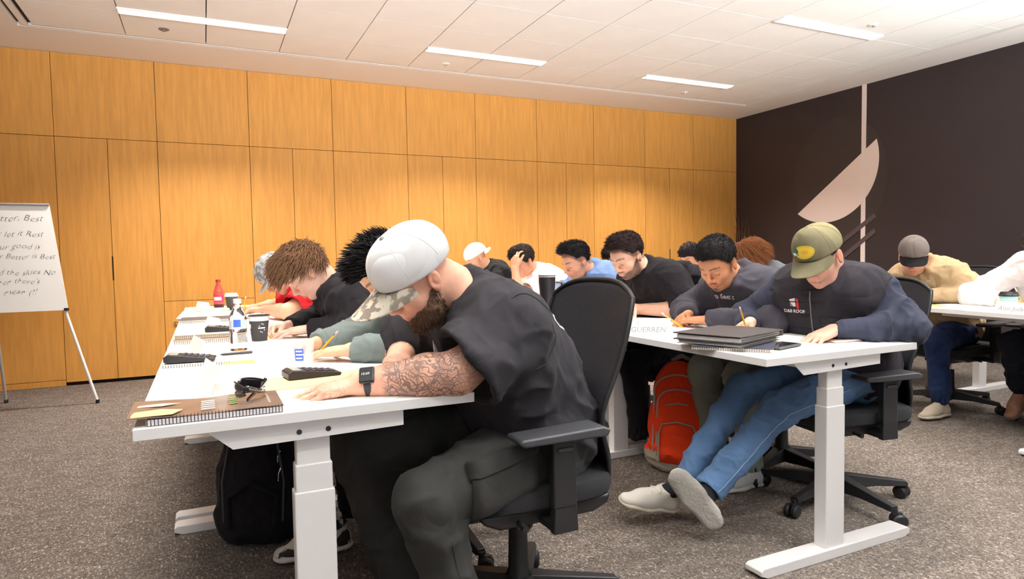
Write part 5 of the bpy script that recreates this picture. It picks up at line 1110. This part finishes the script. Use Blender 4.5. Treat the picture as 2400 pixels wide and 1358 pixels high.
def card_mat(m):
    nt=m.node_tree
    if any(n.type=='BSDF_TRANSLUCENT' for n in nt.nodes): return
    b=nt.nodes['Principled BSDF']; o=nt.nodes['Material Output']; t=nt.nodes.new('ShaderNodeBsdfTranslucent'); t.inputs[0].default_value=(.9,.9,.88,1); x=nt.nodes.new('ShaderNodeMixShader'); x.inputs[0].default_value=.5
    nt.links.new(b.outputs[0],x.inputs[1]); nt.links.new(t.outputs[0],x.inputs[2]); nt.links.new(x.outputs[0],o.inputs[0])
def tent(label,x,y,rot,w_=.20,h=.075,txt=None,cat='name card'):
    t=thing('name_card',label,cat,(x,y,Zt),None,math.radians(rot)); d=.028
    card_=mat('card_stock',(244,243,240),.8); card_mat(card_)
    MB().add([(-w_/2,-d,0),(w_/2,-d,0),(w_/2,0,h),(-w_/2,0,h),(-w_/2,d,0),(w_/2,d,0)],[(0,1,2,3),(3,2,5,4)]).build('card',card_,t,local=True)
    if txt:
        for s,sz,ox,oz in txt:
            me=text_mesh(s,sz,shear=.15,thin=-.0004); nx=Vector((0,-h,d)).normalized(); up=Vector((0,d,h)).normalized()
            for v in me.vertices: v.co=Vector((ox,-d,0))+Vector((1,0,0))*v.co.x+up*(v.co.y+oz)+Vector((0,-h,d)).normalized()*.0008
            link('handwriting',me,mat('marker_grey',(120,116,116),.7),t,local=True)
    return t
tent('blank white folded name card nearest the spiral book',.01,1.93,-80)
tent('white folded name card behind the calculator at the left edge',-.03,2.60,-80); tent('white folded name card beyond the stack with the calculator',.03,3.52,-75); tent('white folded name card by the red drink bottle',-.02,4.93,-70)
tent('white name card with handwriting GUERREN by the black binders',1.735,2.30,-38,.19,.07,[('GUERREN',.034,-.075,.012),('J',.024,-.045,.048)])
tent('white name card with faint handwriting before the teal cup',3.90,1.98,-98,.21,.058,[('Alan Judy',.036,-.085,.014)])
# drinks
gl=mat('clear_plastic',(250,252,255),.04,trans=1,ior=1.18,spec=.4); wat=mat('water',(250,252,255),.0,trans=1,ior=1.2); lb=mat('label_blue',(70,105,215),.5); m_lab=mat('label_clear_white',(240,244,250),.5)
t=thing('water_bottle','clear water bottle with a blue and white label on the left desk','bottle',(.109,2.745,Zt))
r=.032; prof=[(.0,.002),(.026,.0),(.031,.004),(.032,.02),(.0305,.026),(.032,.032),(.032,.06),(.0305,.066),(.032,.072),(.032,.125),(.030,.14),(.022,.158),(.0145,.172),(.0135,.178),(.0135,.188)]
MB().lathe(prof,(0,0,0),28).build('body',gl,t,smooth=True,local=True); MB().lathe([(0,.183),(.015,.183),(.015,.199),(.013,.201),(0,.201)],(0,0,0),20).build('bottle_cap',m_white,t,smooth=True,local=True)
def wrap(r,a0,a1,z0,z1,m,nm,t,n=10,r2=None):
    vs=[]; r2=r2 or r
    for i in range(n+1):
        a=math.radians(a0+(a1-a0)*i/n); vs+=[(r*math.cos(a),r*math.sin(a),z0),(r2*math.cos(a),r2*math.sin(a),z1)]
    return MB().add(vs,[(2*i,2*i+2,2*i+3,2*i+1) for i in range(n)]).build(nm,m,t,smooth=True,local=True)
wrap(.0326,-180,60,.085,.120,mat('label_pale',(236,244,248),.4,alpha=.75),'label',t,24); wrap(.0330,-122,-75,.093,.122,lb,'blue_label_patch',t); wrap(.0330,-72,-40,.093,.122,mat('label_teal',(190,220,215),.5),'pale_label_patch',t)
t=thing('clear_cup','clear plastic cup with a small blue square label','cup',(.275,2.17,Zt))
MB().lathe([(0,.002),(.029,.001),(.030,.004),(.037,.088),(.038,.090),(.0365,.090),(.0288,.005),(0,.005)],(0,0,0),28).build('body',mat('frosted_plastic',(248,248,252),.2,alpha=.22),t,smooth=True,local=True)
wrap(.0345,-140,-95,.028,.066,lb,'blue_label',t,r2=.0365)
for k in range(3): wrap(.0352+.0006*k,-134,-101+(6 if k==1 else 0),.034+.011*k,.039+.011*k,m_white,'label_print',t,6)
def pcup(label,x,y,h=.11,rt=.043,rb=.031,lid=None,band=None,deco=None,body=None,sc=1):
    t=thing('paper_cup',label,'cup',(x,y,Zt)); MB().lathe([(0,.003),(rb,.0),(rb+.001,.004),(rt,h),(rt+.002,h+.001),(rt+.002,h+.004),(rt-.001,h+.004),(rb-.001,.006),(0,.006)],(0,0,0),30).build('body',body or mat('cup_charcoal',(62,58,58),.6),t,smooth=True,local=True)
    if lid is not None: MB().lathe([(rt+.0035,h-.003),(rt+.0045,h+.004),(rt+.001,h+.008),(rt-.003,h+.020),(rt-.006,h+.021),(rt-.009,h+.016),(0,h+.016)],(0,0,0),30).build('lid',lid,t,smooth=True,local=True)
    return t
t=pcup('charcoal paper cup with white print beside the water bottle',.205,3.03,.108)
wrap(.0395,-175,-150,.055,.075,m_white,'white_print',t); wrap(.038,-178,-158,.03,.046,m_white,'white_print',t); wrap(.0402,-100,-60,.055,.061,m_white,'white_print',t)
for k in range(12):
    a=2*math.pi*k/12; 
    if k%3!=1: aa=-78+math.degrees(.30*math.cos(a)); zz=.058+.018*math.sin(a); wrap(.0405,aa-3,aa+3,zz-.002,zz+.002,m_white,'ring_print',t,2)
wrap(.0425,-180,180,.088,.1082,m_white,'white_rim_band',t,30,.0434)
pcup('dark paper cup with a white lid near the wood wall',.165,5.09,.10,.042,.03,lid=m_white)
t=pcup('teal paper cup with a black lid in front of the white sweatshirt',4.02,2.08,.085,.043,.033,lid=m_black,body=mat('cup_teal',(172,214,208),.6)); wrap(.0385,-180,180,.05,.0,mat('cup_teal'),'sleeve',t,24,.034) if False else None
t=thing('drink_bottle','red drink bottle with a dark cap at the end of the left row','bottle',(.086,5.36,Zt)); 
MB().lathe([(0,.002),(.033,.0),(.036,.006),(.034,.03),(.036,.05),(.034,.085),(.037,.10),(.034,.13),(.022,.165),(.014,.185),(.0135,.20)],(0,0,0),24).build('body',mat('red_juice',(224,96,84),.15,trans=.35,spec=.6),t,smooth=True,local=True)
MB().lathe([(0,.198),(.017,.198),(.017,.215),(0,.217)],(0,0,0),18).build('bottle_cap',mat('cap_maroon',(150,50,40),.5),t,smooth=True,local=True); wrap(.0362,-180,20,.045,.10,mat('label_magenta',(190,40,80),.5),'label',t,20); wrap(.0368,-150,-60,.06,.085,mat('label_white',(236,216,216),.5),'label_print',t,10); wrap(.0365,-180,180,.006,.03,mat('juice_dark',(60,14,20),.3),'dark_band',t,24)
t=thing('tumbler','tall black tumbler with straw and side handle behind the near man','tumbler',(1.735,3.22,Zt))
MB().lathe([(0,0),(.033,0),(.036,.004),(.040,.12),(.047,.20),(.047,.235),(0,.235)],(0,0,0),28).build('body',mat('tumbler_black',(36,34,38),.4),t,smooth=True,local=True)
MB().lathe([(.0475,.230),(.049,.233),(.049,.243),(.045,.248),(0,.248)],(0,0,0),28).build('lid',m_white,t,smooth=True,local=True); MB().lathe([(.0495,.236),(.0495,.240)],(0,0,0),28).build('lid_band',m_black,t,local=True)
MB().tube([(.02,-.01,.24),(.028,-.014,.285)],.004,8).build('straw',m_white,t,smooth=True,local=True); MB().tube([(.045,-.02,.20),(.075,-.034,.195),(.078,-.036,.12),(.045,-.02,.09)],.006,8).build('handle',m_black,t,smooth=True,local=True)
# binders on the middle desk
fo=mat('folio_black',(60,54,54),.55,bump=(200,.15,.002)); ed=mat('paper_edges',(214,208,204),.8)
ang=19
notepad('dark blue spiral notebook at the bottom of the binder stack',1.745,1.80,ang-70,(206,206,214),.012,.27,.20,cover=mat('nb_navy',(36,38,58),.5))
t=thing('folder','thin black folder in the middle of the binder stack','folder',(1.775,1.86,Zt+.0145),None,math.radians(ang))
MB().box((0,0,.001),(.30,.26,.002)).box((0,0,.009),(.30,.26,.002)).build('cover',fo,t,local=True,bev=.0008); MB().box((-.004,0,.005),(.285,.245,.006)).build('papers',ed,t,local=True)
t=thing('portfolio','black padded portfolio with a zipper on top of the binder stack','binder',(1.80,1.885,Zt+.0255),None,math.radians(ang))
MB().box((0,0,.002),(.35,.27,.004)).build('back_cover',fo,t,local=True,bev=.0015); MB().box((-.006,-.002,.012),(.325,.25,.015)).build('papers',ed,t,local=True,bev=.001); MB().box((0,0,.0225),(.35,.27,.005),Matrix.Rotation(.012,3,'Y')).build('front_cover',fo,t,local=True,bev=.002)
MB().tube([(.172,-.13,.012),(.178,0,.012),(.172,.13,.012)],[.0115,.013,.0115],10).build('spine',fo,t,local=True,smooth=True); MB().tube([(-.17,-.137,.013),(0,-.139,.013),(.168,-.137,.013)],.0022,6).build('zipper',m_black,t,local=True)
t=thing('smartphone','dark smartphone lying beside the binder stack','phone',(1.885,1.715,Zt+.0015),None,math.radians(14)); MB().box((0,0,.005),(.155,.078,.009)).build('case',mat('phone_case',(70,68,70),.5),t,bev=.003,local=True); MB().box((0,0,.0098),(.145,.068,.0006)).build('screen',mat('phone_screen',(30,30,34),.1),t,local=True)
sheet('sticky_note','lime green sheet under the phone and binders',(1.915,1.79),(.13,.12),14,mat('lime',(206,232,84),.7),.0012,cat='paper')
t=thing('smartphone','pale clear-cased phone under the hand of the man in the olive cap','phone',(2.215,1.715,Zt),None,math.radians(-6)); MB().box((0,0,.004),(.155,.074,.008)).build('case',mat('phone_clear_case',(214,190,186),.3),t,bev=.003,local=True); MB().box((0,0,.0083),(.14,.064,.0006)).build('screen',mat('phone_pale',(196,178,176),.2),t,local=True)
t=thing('folder','grey folder and papers behind the mesh chair back','folder',(1.87,2.80,Zt),None,math.radians(-20)); MB().box((0,0,.002),(.26,.22,.004)).build('papers',ed,t,local=True); MB().box((0,.02,.005),(.24,.18,.002)).build('cover',mat('folder_grey',(120,112,110),.6),t,local=True)
notepad('yellow pad at the hand of the person in the tan hoodie',4.03,2.50,-80,(246,226,120),.008,.12,.09)
for lab,c,r in (('white test sheet under the tattooed arm of the near man',(.36,1.72),4),('white test sheet before the spiky-haired person',(.40,2.47),-8),('white test sheet before the person in the black hoodie',(.32,3.22),-4),('white test sheet at the far left desk',(.30,4.45),2),('white test sheet before the man in the olive cap',(2.08,1.96),-12),('white test sheet before the charcoal sweatshirt man',(2.02,2.52),-14),('white test sheet before the man in the black polo',(2.0,3.05),-8),('white test sheet before the person in the tan hoodie',(4.0,2.36),-8)): sheet('paper_sheet',lab,c,(.216,.28),r,th=.0008)
# empty chair with a jacket over its back, between the bearded man and the blue hoodie
chair(2.52,3.37,180,'empty black task chair with a black jacket over its back')
t=thing('jacket','black jacket hung over the empty chair back behind the bearded man','jacket',(2.79,3.37,.97)); S=SDF((2.60,3.02,.40),(2.95,3.72,1.12),.009)
S.cone((2.81,3.20,.975),(2.81,3.54,.975),.048,k=.02)
for q in np.linspace(-.19,.19,6):
    for xx in (2.765,2.85): S.cone((2.80,3.37+q*.85,.96),(xx,3.37+q*1.08,.60),.030,.038,k=.03)
S.cone((2.80,3.16,.95),(2.83,3.09,.62),.045,.04,k=.03); S.cone((2.80,3.58,.95),(2.83,3.65,.62),.045,.04,k=.03); S.cone((2.78,3.30,1.0),(2.78,3.44,1.0),.04,k=.03)
V,Q=S.mesh(); me=np_mesh('jacket_body',V,Q); displace(me,folds(.014,10,77)); jk=adopt(link('jacket_body',me,cloth_mat('jacket_black',(34,32,36),.3)),t)
place_text('lll',.030,(2.70,3.45,.90),(0,-1,0),(0,0,1),m_white,t,'label_mark',bvh=bvh_of(jk),off=.002)
t=thing('tumbler','white tumbler with a pale yellow lid beside the reddish-brown hair','tumbler',(4.03,3.80,Zt)); MB().lathe([(0,0),(.034,0),(.038,.01),(.044,.19),(.040,.205),(0,.205)],(0,0,0),22).build('body',m_white,t,smooth=True,local=True); MB().lathe([(.041,.203),(.043,.207),(.042,.225),(.03,.236),(0,.238)],(0,0,0),22).build('lid',mat('lid_yellow',(238,206,120),.5),t,smooth=True,local=True)
# cable
t=MB().tube([(.02,1.70,.715),(-.02,1.78,.69),(.02,1.86,.64),(.09,1.90,.60),(.15,1.93,.62),(.20,1.96,.70)],.004,8).build('cable',m_black,None,smooth=True); tag(t,'black cable hanging under the nearest desk top','cable')
# black backpack behind the near desk leg
def pack(name,label,c,yaw,w_,d_,h_,m,v=.008,seed=1,lean=0):
    F_=Frame(c,yaw,-lean); t=thing(name,label,'backpack',tuple(c)); S=SDF(np.array(c)-V3(.35,.35,.03),np.array(c)+V3(.35,.35,h_+.12),v)
    S.cone(F_.w((0,0,h_*.20)),F_.w((-.01,0,h_*.80)),w_/2*1.02,w_/2*.82,k=.03,sq=(F_.M[:,0],w_/d_)); S.cone(F_.w((0,-w_*.25,.08)),F_.w((0,w_*.25,.08)),.085,k=.05); S.cone(F_.w((-.02,-w_*.2,h_*.45)),F_.w((-.02,w_*.2,h_*.45)),d_*.42,k=.05)
    S.half((0,0,.004),(0,0,-1)); V,Q=S.mesh(); me=np_mesh(name,V,Q); displace(me,folds(.008,9,seed)); ob=adopt(link('bag_body',me,m),t); return t,ob,F_
m_bp=cloth_mat('backpack_black',(30,28,32),.4,var=.12); t,ob,F_=pack('backpack','black backpack on the floor behind the nearest desk leg',(.165,2.72,0),250,.30,.24,.52,m_bp)
bv=bvh_of(ob)
def surf(F_,bv,y,z,off=.003):
    o_=F_.w((.5,y,z)); d=-F_.d((1,0,0)); h=bv.ray_cast(Vector(o_),Vector(d),.8); return np.array(h[0])-d*off if h[0] is not None else F_.w((.1,y,z))
MB().tube([surf(F_,bv,y,z) for y,z in ((-.11,.10),(-.115,.25),(-.09,.40),(0,.46),(.09,.40),(.115,.25),(.11,.10))],.0045,6).build('zipper',mat('zip_grey',(70,68,72),.4),t,smooth=True)
MB().tube([surf(F_,bv,y,z,.012) for y,z in ((-.085,.09),(-.09,.2),(0,.26),(.09,.2),(.085,.09))],.010,8).build('front_pocket_edge',m_bp,t,smooth=True)
for q in ((.10,.36),(.105,.30)): p=surf(F_,bv,q[0],q[1],.006); MB().tube([p,p+V3(-.01,-.005,-.02),p+V3(-.012,-.006,-.05)],.003,6).build('zipper_pull',m_chrome,t,smooth=True)
# red backpack
m_red=cloth_mat('backpack_red',(232,66,30),.3,var=.06); m_be=cloth_mat('backpack_beige',(178,166,152),.35,var=.06); m_tr=mat('trim_grey',(160,150,142),.6)
t,ob,F_=pack('backpack','orange-red backpack with beige base and grey piping under the middle desk',(2.145,2.585,0),222,.315,.23,.525,m_red,.007,4,4)
ob.data.materials.append(m_be); Vv=np.array([v.co[:] for v in ob.data.vertices])+np.array(parent_loc(t)); L_=F_.inv(Vv)
for p in ob.data.polygons:
    c=L_[list(p.vertices)].mean(0)
    if c[2]<.10+.9*max(0,c[1]-.02)*1.0 and c[2]<.22 or c[0]<-.035: p.material_index=1
bv=bvh_of(ob)
def arc(w_,z0,z1,off=.004,n=18): return [surf(F_,bv,y,z,off) for y,z in [(-w_,z0)]+[(-w_*math.cos(a),z1-w_*.75+w_*.75*math.sin(a)) for a in np.linspace(0,math.pi,n)]+[(w_,z0)]]
for w_,z0,z1,r in ((.125,.10,.485,.005),(.105,.08,.415,.005)): MB().tube(arc(w_,z0,z1),r,6).build('piping',m_tr,t,smooth=True)
MB().tube([surf(F_,bv,y,z,.004) for y,z in ((-.06,.335),(0,.347),(.05,.340))],.004,6).build('pocket_zip',m_tr,t,smooth=True)
N_=12; vs=[]; 
for i in range(N_+1):
    for j in range(N_+1): 
        y=-.088+.176*i/N_; zt_=.25-.02*abs(y/.088)**3; z=.05+(zt_-.05)*j/N_; e=.020*min(1,6*min(i,N_-i,j,N_-j)/N_)+.003; vs.append(surf(F_,bv,y,z,e))
fs=[(i*(N_+1)+j,(i+1)*(N_+1)+j,(i+1)*(N_+1)+j+1,i*(N_+1)+j+1) for i in range(N_) for j in range(N_)]
o=MB().add(vs,fs).build('front_pocket',m_red,t,smooth=True); MB().tube([surf(F_,bv,y,z,.012) for y,z in ((-.09,.06),(-.092,.19),(-.075,.24),(0,.257),(.075,.24),(.092,.19),(.09,.06))],.0045,6).build('piping',m_tr,t,smooth=True)
p0=F_.w((-.03,-.04,.512)); p1=F_.w((-.03,.05,.512)); MB().tube([p0,F_.w((-.03,-.045,.548)),F_.w((-.03,0,.572)),F_.w((-.03,.05,.548)),p1],.008,8,flat=1.6).build('carry_handle',m_tr,t,smooth=True)
p=F_.w((-.06,.15,.09)); MB().tube([p,F_.w((-.04,.19,.04)),F_.w((.0,.24,.010)),F_.w((.03,.29,.008)),F_.w((.0,.31,.012))],.011,8,flat=.4).build('shoulder_strap',m_be,t,smooth=True)
for q in ((.10,.14),(.10,.10)): p=surf(F_,bv,q[0],q[1],.008); MB().box(p,(.03,.012,.014),Matrix.Rotation(math.radians(216),3,'Z')).build('strap_loop',m_tr,t)
# easel with whiteboard
t=thing('whiteboard_easel','white board with handwriting standing on easel legs by the wood wall','whiteboard',(-1.45,6.0,0))
bx0,bx1,z0,z1=-1.95,-.965,.745,1.545; lean=.06; R=Matrix.Rotation(-lean,3,'X')
yb=lambda z: 5.93+(z-.745)*.10
skew=.105 # the board leans back and is turned a little
def bpnt(x,z,o_=0): return (x,yb(z)-o_,z)
mb=MB(); vs=[]
for o_ in (0,-.018):
    for x,z in ((-2.05,z0),(-.955,z0),(-1.055,z1),(-1.95,z1)): vs.append((x,yb(z)-o_,z))
mb.add(vs,[(0,1,2,3),(7,6,5,4),(0,4,5,1),(1,5,6,2),(2,6,7,3),(3,7,4,0)]).build('board',mat('whiteboard_gloss',(244,242,240),.12,coat=.4),t)
fm=mat('easel_grey',(170,168,170),.4,.3)
MB().tube([bpnt(-1.95,z1+.004,.006),bpnt(-1.055,z1+.004,.006)],.010,8,flat=1).build('top_clamp',fm,t); MB().box((-.965,yb(z0)-.004,z0+.006),(.03,.02,.02)).build('corner_clip',m_black,t)
MB().tube([(-.98,5.95,.75),(-.80,5.975,.012)],.011,8).build('leg',m_white,t,smooth=True); MB().tube([(-1.47,6.06,1.2),(-1.468,6.36,.012)],.011,8).build('leg',fm,t,smooth=True); MB().tube([(-1.95,5.95,.75),(-2.10,5.975,.012)],.011,8).build('leg',m_white,t,smooth=True)
for p in ((-.80,5.975),(-1.468,6.36),(-2.10,5.975)): MB().cyl((p[0],p[1],0),(p[0],p[1],.03),.014,10).build('foot',m_black,t)
ink=mat('marker_ink',(70,68,76),.6)
for s,x,z,sz in (('Good, Better, Best',-1.10,1.425,.085),('Never let it Rest',-1.10,1.31,.075),('Till your good is',-1.12,1.215,.075),('your Better is Best',-1.03,1.14,.068),('said the skies No',-1.03,1.02,.072),('when there\'s',-1.13,.955,.07),('mean (!!',-1.15,.875,.075)):
    me=text_mesh(s,sz,shear=.35,thin=-sz*.022,align='RIGHT'); 
    for k,v in enumerate(me.vertices): X=x+v.co.x*.82; Z=z+v.co.y*.8+.006*math.sin(v.co.x*30); v.co=(X,yb(Z)-.0012-.018*0,Z)
    link('handwriting',me,ink,t)
# twigs in the far corner
t=thing('dried_branches','bare twigs in a tall dark vase in the corner of wood and dark walls','plant',(6.60,6.70,0)); MB().lathe([(0,0),(.09,0),(.13,.15),(.12,.40),(.07,.60),(.08,.64),(.065,.64),(.06,.58),(0,.5)],(0,0,0),24).build('vase',mat('vase_dark',(50,42,40),.4),t,smooth=True,local=True)
tw=mat('twig',(96,62,40),.8); g2=np.random.default_rng(5)
for k in range(9):
    a=k*.7; top=V3(.10*math.cos(a),.08*math.sin(a)-.02,1.15+.55*g2.random()); pts=[V3(0,0,.55),top*.4+V3(0,0,.35),top*.75+V3(.02*g2.normal(),.02*g2.normal(),.1),top]; MB().tube(pts,[.008,.006,.005,.002],6).build('twig',tw,t,smooth=True,local=True)
    p=pts[2]; MB().tube([p,p+V3(.06*math.cos(a+1),.05*math.sin(a+1),.09)],[.004,.0015],5).build('twig',tw,t,smooth=True,local=True)
